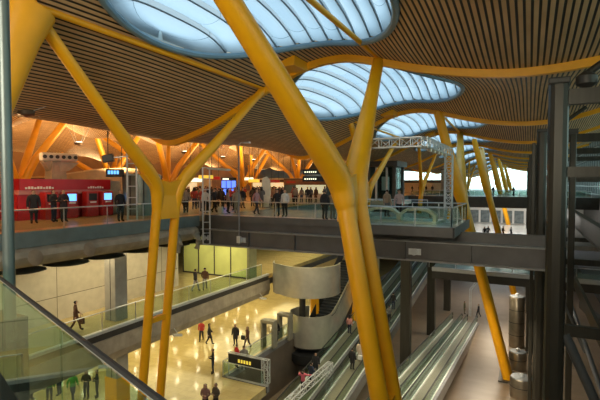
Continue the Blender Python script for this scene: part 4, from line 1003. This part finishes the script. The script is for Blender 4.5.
    for s in 'LR':
        w = Vector(J['wr' + s]); h = Vector(J['ha' + s]); d = (h - w).normalized(); sx = 1 if s == 'R' else -1
        side = Vector((0, -1, 0)); side = (side - d * side.dot(d)).normalized(); pn = d.cross(side)
        for k, ln in enumerate((.068, .078, .072, .056)):
            a = h + side * (0.027 - 0.018 * k); b = a + d * ln * 0.55 + pn * sx * 0.004; c = b + (d * 0.8 + pn * sx * -0.5).normalized() * ln * 0.5
            mb.tube([a, b, c], [.0095, .0085, .006], 6)
        a = h - d * 0.03 + side * 0.03; mb.tube([a, a + side*0.025 + d*0.02, a + side*0.03 + d*0.05], [.011, .010, .007], 6)
    mb.tube([H + Vector((0, -.095, .012)), H + Vector((0, -.118, -.012)), H + Vector((0, -.098, -.022))], [.008, .014, .008], 6)
    for s in (-1, 1): mb.tube([H + Vector((s*.088, .0, .02)), H + Vector((s*.10, .012, .005)), H + Vector((s*.088, .006, -.03))], [.01, .016, .008], 6)
    for vs_, fs_ in ((mb.v, mb.f),):
        bv = [bm.verts.new(v) for v in vs_]
        for f in fs_:
            try: bm.faces.new([bv[i] for i in f]).smooth = True
            except ValueError: pass
    me2 = bpy.data.meshes.new('body'); bm.to_mesh(me2); bm.free()
    me2.materials.append(SKIN)
    out['body'] = me2
    fe = MB()
    for s in (-1, 1): fe.lathe([(0.001, -.012), (.012, 0), (.001, .012)], tuple(H + Vector((s*.034, -.098, .024))), 8)
    m = bpy.data.meshes.new('eyes'); m.from_pydata(fe.v, [], fe.f); m.materials.append(EYE); out['eyes'] = m
    fm = MB().box(H.x - .024, H.x + .024, H.y - .104, H.y - .085, H.z - .05, H.z - .04)
    m = bpy.data.meshes.new('mouth'); m.from_pydata(fm.v, [], fm.f); m.materials.append(LIP); out['mouth'] = m
    return out
STAND = dict(pelvis=(0, 0, .93), belly=(0, 0, 1.1), chest=(0, .01, 1.3), neck=(0, .01, 1.47), head=(0, -.015, 1.60), crown=(0, 0, 1.68), shL=(-.18, .01, 1.38), elL=(-.25, .03, 1.10), wrL=(-.27, -.05, .86), haL=(-.27, -.08, .78), shR=(.18, .01, 1.38), elR=(.25, .03, 1.10), wrR=(.27, -.05, .86), haR=(.27, -.08, .78), hpL=(-.09, 0, .86), knL=(-.10, -.02, .48), anL=(-.10, .03, .09), toL=(-.12, -.13, .045), hpR=(.09, 0, .86), knR=(.10, -.02, .48), anR=(.11, .03, .09), toR=(.13, -.13, .045))
def var(**k): d = dict(STAND); d.update(k); return d
POSES = {
 'stand': STAND,
 'walk': var(knL=(-.09, -.16, .50), anL=(-.09, -.22, .10), toL=(-.10, -.37, .07), knR=(.09, .06, .47), anR=(.09, .28, .14), toR=(.09, .16, .045), elL=(-.24, .12, 1.12), wrL=(-.25, .10, .88), haL=(-.25, .08, .80), elR=(.24, -.06, 1.10), wrR=(.22, -.22, .94), haR=(.21, -.28, .89)),
 'hold': var(elL=(-.25, .02, 1.10), wrL=(-.12, -.20, 1.12), haL=(-.06, -.24, 1.15), elR=(.25, .02, 1.10), wrR=(.14, -.20, 1.10), haR=(.08, -.24, 1.13)),
 'point': var(shL=(-.18, .01, 1.40), elL=(-.42, -.04, 1.36), wrL=(-.62, -.10, 1.42), haL=(-.70, -.12, 1.44), elR=(.33, -.02, 1.18), wrR=(.42, -.14, 1.30), haR=(.45, -.18, 1.36)),
 'lean': var(belly=(0, -.02, 1.1), chest=(0, -.10, 1.27), neck=(0, -.16, 1.42), head=(0, -.22, 1.53), crown=(0, -.21, 1.61), shL=(-.18, -.10, 1.35), shR=(.18, -.10, 1.35), elL=(-.24, -.20, 1.10), wrL=(-.2, -.38, 1.03), haL=(-.18, -.45, 1.04), elR=(.24, -.20, 1.10), wrR=(.2, -.38, 1.03), haR=(.18, -.45, 1.04)),
}
PM = {k: make_pose(v) for k, v in POSES.items()}
BLK = (0.018, 0.018, 0.022); NAVY = (0.02, 0.028, 0.055); BRN = (0.12, 0.055, 0.03); GRY = (0.13, 0.13, 0.13); JEAN = (0.05, 0.075, 0.14); HBR = (0.045, 0.025, 0.015); HBK = (0.012, 0.01, 0.01)
def person(label, loc, face, pose='stand', top=BLK, bottom=BLK, hair=HBK, coat=False, long_hair=False, s=1.0, group=None):
    t = thing('person', label, 'person', tuple(loc), group)
    t.rotation_euler = (0, 0, face); t.scale = (s, s, s)
    M = PM[pose]
    parts = [('body', SKIN), ('eyes', EYE), ('mouth', LIP), ('long_coat' if coat else 'jacket', cmat(top)), ('trousers', cmat(bottom)), ('shoes', cmat((0.03, 0.025, 0.02))), ('long_hair' if long_hair else 'hair', cmat(hair, 'hair'))]
    bo = None
    for n, m in parts:
        if M[n] is None: continue
        o = bpy.data.objects.new(n, M[n]); COL.objects.link(o); o.parent = bo if n in ('eyes', 'mouth') else t
        if n == 'body': bo = o
        o.material_slots[0].link = 'OBJECT'; o.material_slots[0].material = m
    return t
TOCAM = 0.0
def P(px, py, Z, **k): return at(px, py, Z=Z)
G1 = 'people at the red kiosk'
person('person in a dark coat standing at the left end of the red kiosk', P(34, 223.5, 0, ), 1.2, 'stand', BLK, BLK, coat=True, group=G1)
person('person in black, left of the pair in the middle of the red kiosk', P(54, 222, 0), 1.9, 'hold', BLK, NAVY, group=G1)
person('person in black, right of the pair in the middle of the red kiosk', P(64, 222, 0), 1.5, 'hold', (0.03, 0.02, 0.025), BLK, coat=True, group=G1)
person('person in black standing at the right end of the red kiosk', P(120.5, 221.5, 0), 1.4, 'stand', BLK, BLK, group=G1)
person('person in a brown jacket carrying a bag on the mid-level walkway, alone at left', P(76, 331, ZM), 2.7, 'walk', BRN, BRN, s=0.98)
person('person in black jacket and light trousers on the mid level, left of a pair', P(195.5, 291.5, ZM), 2.8, 'walk', BLK, (0.3, 0.3, 0.32), s=1.0)
person('person in a brown top walking on the mid level, right of a pair', P(205, 290, ZM), -2.6, 'walk', BRN, (0.3, 0.28, 0.25), s=1.0)
GF = 'people on the ground floor'
for (px, py, f, po, tp, bt, hr, ct, lh, lab) in (
 (201.5, 341, 0.5, 'walk', (0.35, 0.03, 0.03), BLK, HBK, False, False, 'person in red top walking on the ground floor, left of a pair'),
 (209.5, 344.5, 2.3, 'walk', BLK, BLK, HBK, True, True, 'person with long dark hair and black coat walking beside the one in red'),
 (235.5, 345.5, 0.2, 'stand', BLK, BLK, HBK, True, False, 'person in long black coat standing in the middle of the ground floor'),
 (247.5, 348, -0.4, 'walk', (0.10, 0.04, 0.03), (0.09, 0.06, 0.05), HBR, False, True, 'person in dark red-brown with light scarf next to the black coated one'),
 (213, 373.5, -0.9, 'hold', BLK, NAVY, HBK, False, False, 'person in black standing alone left of the truss sign'),
 (237.0, 368, 2.6, 'hold', (0.45, 0.015, 0.02), BLK, HBK, False, False, 'person in bright red jacket half hidden behind the direction sign'),
 (244, 370, -2.4, 'stand', (0.22, 0.2, 0.17), GRY, HBR, False, False, 'person in grey jacket half hidden behind the direction sign'),
 (205.5, 414, 0.3, 'hold', (0.22, 0.11, 0.10), BLK, HBR, False, True, 'person in a mauve top cut by the lower picture edge, left of a pair'),
 (216, 413, -0.2, 'hold', (0.09, 0.07, 0.05), BLK, HBR, False, False, 'person in a dark brown jacket cut by the lower picture edge, right of a pair'),
 (31.5, 399.5, 2.9, 'stand', BLK, BLK, HBK, False, False, 'person in black leftmost behind the near glass'),
 (49.5, 402, 1.2, 'stand', (0.07, 0.24, 0.06), BLK, HBK, False, False, 'person in a green vest behind the near glass, left one in green'),
 (59.5, 395, -1.2, 'hold', BLK, NAVY, HBK, False, False, 'person in black between the two green vests behind the near glass'),
 (73, 401, 1.4, 'walk', (0.07, 0.30, 0.06), NAVY, HBK, False, False, 'person in a green vest behind the near glass, right one in green'),
 (86.5, 398.5, 0.5, 'hold', (0.04, 0.035, 0.03), BLK, HBR, False, True, 'person in a dark jacket facing another, left of the pair by the yellow foot'),
 (97.2, 397.5, -0.6, 'hold', BLK, BLK, HBK, False, False, 'person in black facing another, right of the pair by the yellow foot'),
 (276, 341, 0.3, 'stand', BLK, BLK, HBK, True, False, 'person in black standing between the two security gates')):
    person(lab, P(px, py, ZG), f, po, tp, bt, hr, ct, lh, s=1.02, group=GF)
def onlane(px, X, dz=0.02):
    # point on the climbing belt at X below pixel column px
    d = CM @ Vector(((px - 300)/450, 0, -1)); d.z = 0
    Y = X / d.x * d.y
    return Vector((X, Y, -14.9 + sl * (Y - 17) + dz))
GT = 'people riding the climbing travelators'
for (px, X, f, po, tp, bt, hr, ct, lh, lab) in (
 (303, -14.45, 3.0, 'point', (0.62, 0.13, 0.19), BLK, HBK, False, True, 'person in a pink jacket with an arm stretched out on the left travelator'),
 (311.5, -14.3, 2.7, 'hold', NAVY, BLK, HBK, True, False, 'person in a dark coat just above the pink jacket on the travelator'),
 (316, -14.6, 0.2, 'stand', BLK, BLK, HBK, True, True, 'person in black beside the dark coat on the travelator'),
 (350, -14.6, 3.0, 'stand', (0.50, 0.22, 0.20), NAVY, HBK, False, True, 'person in a pale pink top at the foot of the massive yellow column'),
 (353, -12.2, 3.0, 'stand', BLK, BLK, HBK, True, False, 'person in a long black coat on the right climbing travelator'),
 (361, -12.0, 3.1, 'stand', (0.55, 0.45, 0.36), (0.3, 0.25, 0.2), HBK, True, True, 'person in a beige coat ahead of the long black coat'),
 (394, -12.3, 3.0, 'stand', BLK, NAVY, HBK, False, False, 'person in black right of the massive yellow column on the travelator'),
 (390, -11.8, 2.9, 'hold', GRY, BLK, HBR, False, False, 'person in grey right of the massive yellow column on the travelator')):
    person(lab, onlane(px, X), f, po, tp, bt, hr, ct, lh, s=1.03, group=GT)
person('person in an olive coat crossing the lower hall floor beyond the travelators, left one', P(464.5, 314, ZL), 1.6, 'stand', (0.10, 0.10, 0.05), (0.15, 0.12, 0.08), coat=True, group='walkers on the lower hall floor')
person('person in black walking on the lower hall floor beyond the travelators, right one', P(478.5, 317, ZL), -1.2, 'walk', BLK, BLK, group='walkers on the lower hall floor')
for i, (px, py) in enumerate(((484.5, 238), (488, 237.5), (499.5, 237), (503, 237), (511, 238.5))):
    person('dark distant person on the mid level under the far bridge, %s from the left' % ordn[i].replace('nearest', 'first').replace('second first', 'second'), P(px, py, ZM), 0.5*i, ['stand', 'walk'][i % 2], BLK, BLK, s=1.0, group='distant people under the far bridge')
for i, (px, yy) in enumerate(((513.5, 79.5), (486, 80), (493, 81))):
    d = CM @ Vector(((px - 300)/450, 0, -1)); person('dark distant person on the far upper bridge, %s' % ['right one', 'left one', 'middle one'][i], Vector((d.x/d.y*yy, yy, 0.01)), 1.0, 'stand', BLK, BLK, group='people on the far bridge')
GB = 'people close behind the bridge railing'
for (px, py, f, po, tp, bt, hr, ct, lh, lab) in (
 (357.0 + 5, 221, 3.0, 'stand', BLK, BLK, HBK, True, False, 'person in black left of the massive yellow column behind the bridge rail'),
 (387, 217, 2.8, 'stand', (0.32, 0.22, 0.14), GRY, HBR, False, False, 'person in a light brown jacket right of the massive column behind the bridge rail'),
 (331, 220, 3.0, 'stand', (0.30, 0.21, 0.13), (0.16, 0.13, 0.1), HBR, False, False, 'person in a beige jacket just left of the massive column behind the bridge rail'),
 (323, 220, 2.9, 'stand', BLK, BLK, HBK, True, False, 'person in black next to the beige jacket left of the massive column'),
 (283, 217, 0.0, 'stand', (0.6, 0.58, 0.55), BLK, HBK, False, False, 'person in a white shirt beside the slender hooked mast'),
 (275, 216.5, 0.2, 'stand', BLK, BLK, HBK, False, False, 'person in black left of the white shirt by the hooked mast'),
 (254.5, 215, 1.5, 'walk', (0.40, 0.20, 0.20), NAVY, HBK, False, True, 'person in a pink top walking right of the corner light mast'),
 (234.5, 213.5, 0.8, 'stand', (0.33, 0.27, 0.2), (0.3, 0.25, 0.2), HBR, False, False, 'person in beige left of the corner light mast'),
 (226, 213.5, 2.4, 'stand', (0.30, 0.22, 0.18), BLK, HBK, False, True, 'person with a white bag at their feet in front of the flight board'),
 (212, 213, 1.6, 'walk', BLK, BLK, HBK, False, False, 'person in black striding left of the flight board'),
 (203, 213.5, 0.3, 'stand', (0.6, 0.58, 0.55), BLK, HBK, False, False, 'person in white at the left end of the crowd'),
 (399, 219, 0.3, 'stand', (0.45, 0.3, 0.28), BLK, HBR, False, True, 'person in pale pink standing right of the elevator on the balcony')):
    pp = P(px, py, 0); pp.y += (0.25 if px < 340 else 0); person(lab, pp, f, po, tp, bt, hr, ct, lh, s=0.98, group=GB)
cols = [BLK, BLK, BLK, NAVY, GRY, BRN, (0.25, 0.2, 0.16), (0.3, 0.04, 0.04), (0.06, 0.06, 0.08), BLK]
n = 0; used = []
while n < 115:
    px = R.uniform(186, 342); X = -19.4 - 24 * R.random() ** 1.8
    d = CM @ Vector(((px - 300)/450, 0, -1)); Y = X / d.x * d.y
    if Y > 78 or Y < 25.5 or (X > -25.2 and X < -19.2 and 44 < Y < 48.5) or (abs(X + 25) < 1.2 and abs(Y - 34.5) < 1.5) or math.hypot(X + 19.9, Y - 32.7) < 0.9: continue
    if any((X - a)**2 + (Y - b)**2 < 0.55 for a, b in used): continue
    if any(abs(X - cx) < 5.5 and -0.5 < Y - cy < 4 for cx, cy in ((-36, 62), (-27, 66), (-46, 50), (-49, 34))): continue
    if any(math.hypot(X + 34, Y - q) < 1.2 for q in (20.5, 36, 50, 66)): continue
    used.append((X, Y)); n += 1
    person('person in everyday clothes in the dense crowd on the upper concourse behind the bridge', (X, Y, 0.0), R.uniform(-PI, PI), R.choice(['stand', 'walk', 'hold', 'stand']), R.choice(cols), R.choice([BLK, BLK, JEAN, GRY]), R.choice([HBK, HBR]), R.random() < 0.4, R.random() < 0.4, R.uniform(0.95, 1.05), 'crowd on the upper concourse')
for i, (px, py) in enumerate(((167, 210.5), (173, 212), (181, 211), (186, 213))):
    person('person in dark clothes right of the slender yellow column, %s' % ordn[i].replace('nearest', 'leftmost').replace('second leftmost', 'second'), P(px, py, 0), i*1.3, 'stand' if i % 2 else 'walk', cols[i*2], BLK, group='people right of the slender yellow column')
for i, q in enumerate(FARP):
    if abs(q[0] + 15.2) < 1.6: continue
    person('tiny distant person in dark clothes beyond the white truss gantry', q, i * 0.7, 'stand' if i % 2 else 'walk', BLK, BLK, group='distant people beyond the truss gantry')
# bags
def bag(label, loc, c, h=0.35, w=0.34, name='handbag'):
    t = thing(name, label, 'bag', tuple(loc), 'bags')
    x, y, z = loc
    MB().box(x - w/2, x + w/2, y - 0.07, y + 0.07, z, z + h).build('body', cmat(c, 'bag'), t, bevel=0.03)
    MB().tube([(x - w*0.3, y, z + h), (x - w*0.2, y, z + h + 0.18), (x + w*0.2, y, z + h + 0.18), (x + w*0.3, y, z + h)], 0.012, 5).build('handle', cmat(c, 'bag'), t)
q = P(76, 331, ZM); bag('brown bag held by the walker on the mid-level walkway', (q.x + 0.36, q.y + 0.1, q.z + 0.42), BRN)
q = P(226, 213.5, 0); bag('white shopping bag standing in front of the flight board', (q.x - 0.2, q.y - 0.35, 0.03), (0.7, 0.7, 0.68), 0.45, 0.4, 'shopping_bag')
q = P(247.5, 348, ZG); bag('black shoulder bag of the person in red-brown', (q.x - 0.42, q.y, q.z + 0.6), BLK)
q = onlane(362, -11.75); bag('white bag carried by the person in the beige coat', (q.x, q.y - 0.3, q.z + 0.6), (0.7, 0.7, 0.68))

# ------------------------------------------------------------------ downlights (real fixtures)
k = 0
for X in (-22.3, -24.4, -26.5, -28.8, -31.5, -34.5):
    for Y in [16 + 2.6*j for j in range(14)]:
        if 18.3 < Y < 20 and X > -23: continue
        jx = X + R.uniform(-0.25, 0.25); jy = Y + R.uniform(-0.3, 0.3)
        o = MB().lathe([(0.13, 0), (0.13, 0.03)], (jx, jy, -7.2), 12).build('downlight', LAMPE, None)
        tag(o, 'small round downlight in the soffit above the ground floor', 'ceiling light', 'downlights above the ground floor')

def area(name, loc, rot, sx, sy, power, col, spread=None):
    l = bpy.data.lights.new(name, 'AREA'); l.shape = 'RECTANGLE'; l.size = sx; l.size_y = sy; l.energy = power; l.color = col
    if spread: l.spread = math.radians(spread)
    o = bpy.data.objects.new(name, l); COL.objects.link(o); o.location = loc; o.rotation_euler = rot
    return o
W = (1.0, 0.82, 0.38); WO = (1.0, 0.62, 0.27)
# ground floor below mid level
for y in (14, 26, 38, 50): area('ground_ceiling_lamp', (-26, y, -7.35), (0, 0, 0), 8, 9, 470, W)
area('canyon_fill_light', (-15, 34, -1.9), (0, -0.1, 0), 3, 7, 500, W)  # this and the next: added warm fill for the canyon, no fixture modelled
area('canyon_fill_light', (-10, 27, -1.9), (0, 0, 0), 10, 5, 700, (1.0, 0.86, 0.6))
def aim(name, loc, tgt, sx, sy, power, col):
    o = area(name, loc, (0, 0, 0), sx, sy, power, col)
    o.rotation_euler = (Vector(tgt) - Vector(loc)).to_track_quat('-Z', 'Y').to_euler()
area('mid_ceiling_and_fill_light', (-24.5, 28.5, -1.7), (math.radians(25), 0, 0), 5, 1.5, 160, (1.0, 0.9, 0.6))  # added fill that brightens the lime glass enclosure, not a ceiling fixture
aim('behind_camera_fill', (-1.5, -8, 6.0), (-9, 15, 1), 7, 4, 1250, (1, 0.90, 0.70))  # this and the next: unseen soft fill added to light columns and roof
aim('behind_camera_fill', (-6, -8, 5.0), (-16, 16, -2), 6, 4, 800, (1, 0.90, 0.70))
# mid level
for y in (8, 20, 34, 44): area('mid_ceiling_and_fill_light', (-22.4, y, -2.1), (0, 0, 0), 2.5, 9, 260, (1.0, 0.82, 0.48))
# left hall uplights and concourse
for (x, y) in ((-28, 13), (-28.5, 28), (-28.5, 43), (-28.5, 58), (-28.5, 75), (-44, 15), (-44, 28), (-45, 42), (-45, 58), (-45, 75), (-45, 95), (-28, 95), (-62, 30), (-62, 50), (-62, 75), (-62, 100)):
    area('hall_uplight', (x, y, 2.9), (PI, 0, 0), 3, 6, 2000, WO, 170)
for (x, y) in ((-22, 14), (-23, 30), (-28, 44)):
    area('concourse_lamp', (x, y, 4.2), (0, 0, 0), 1.5, 4, 60, WO)
# lower hall
for y in (34, 52, 70): area('lower_hall_lamp', (-3.5, y, -7.6), (0, 0, 0), 4, 6, 700, (1.0, 0.84, 0.62))
area('far_mid_lamp', (-4, 92, -0.8), (0, 0, 0), 12, 8, 900, (1, 0.95, 0.85))
area('far_mid_lamp', (-4, 88, -3.0), (math.radians(-90), 0, 0), 12, 3, 500, (1, 0.97, 0.9))

wd = bpy.data.worlds.new('world'); S.world = wd; wd.use_nodes = True
nt = wd.node_tree; bg = nt.nodes['Background']
tc = nt.nodes.new('ShaderNodeTexCoord'); sp = nt.nodes.new('ShaderNodeSeparateXYZ'); rp = nt.nodes.new('ShaderNodeValToRGB')
nt.links.new(tc.outputs['Generated'], sp.inputs[0]); nt.links.new(sp.outputs[2], rp.inputs[0])
rp.color_ramp.elements[0].color = (0.95, 1.0, 0.98, 1); rp.color_ramp.elements[1].color = (0.52, 0.72, 0.86, 1); rp.color_ramp.elements[1].position = 0.5
nt.links.new(rp.outputs[0], bg.inputs[0]); bg.inputs[1].default_value = 4.4
S.view_settings.view_transform = 'Standard'; S.view_settings.look = 'None'; S.view_settings.gamma = 1; S.view_settings.exposure = 0.25
S.cycles.max_bounces = 6; S.cycles.diffuse_bounces = 3; S.cycles.glossy_bounces = 3; S.cycles.transparent_max_bounces = 16; S.cycles.transmission_bounces = 4
S.cycles.sample_clamp_indirect = 4
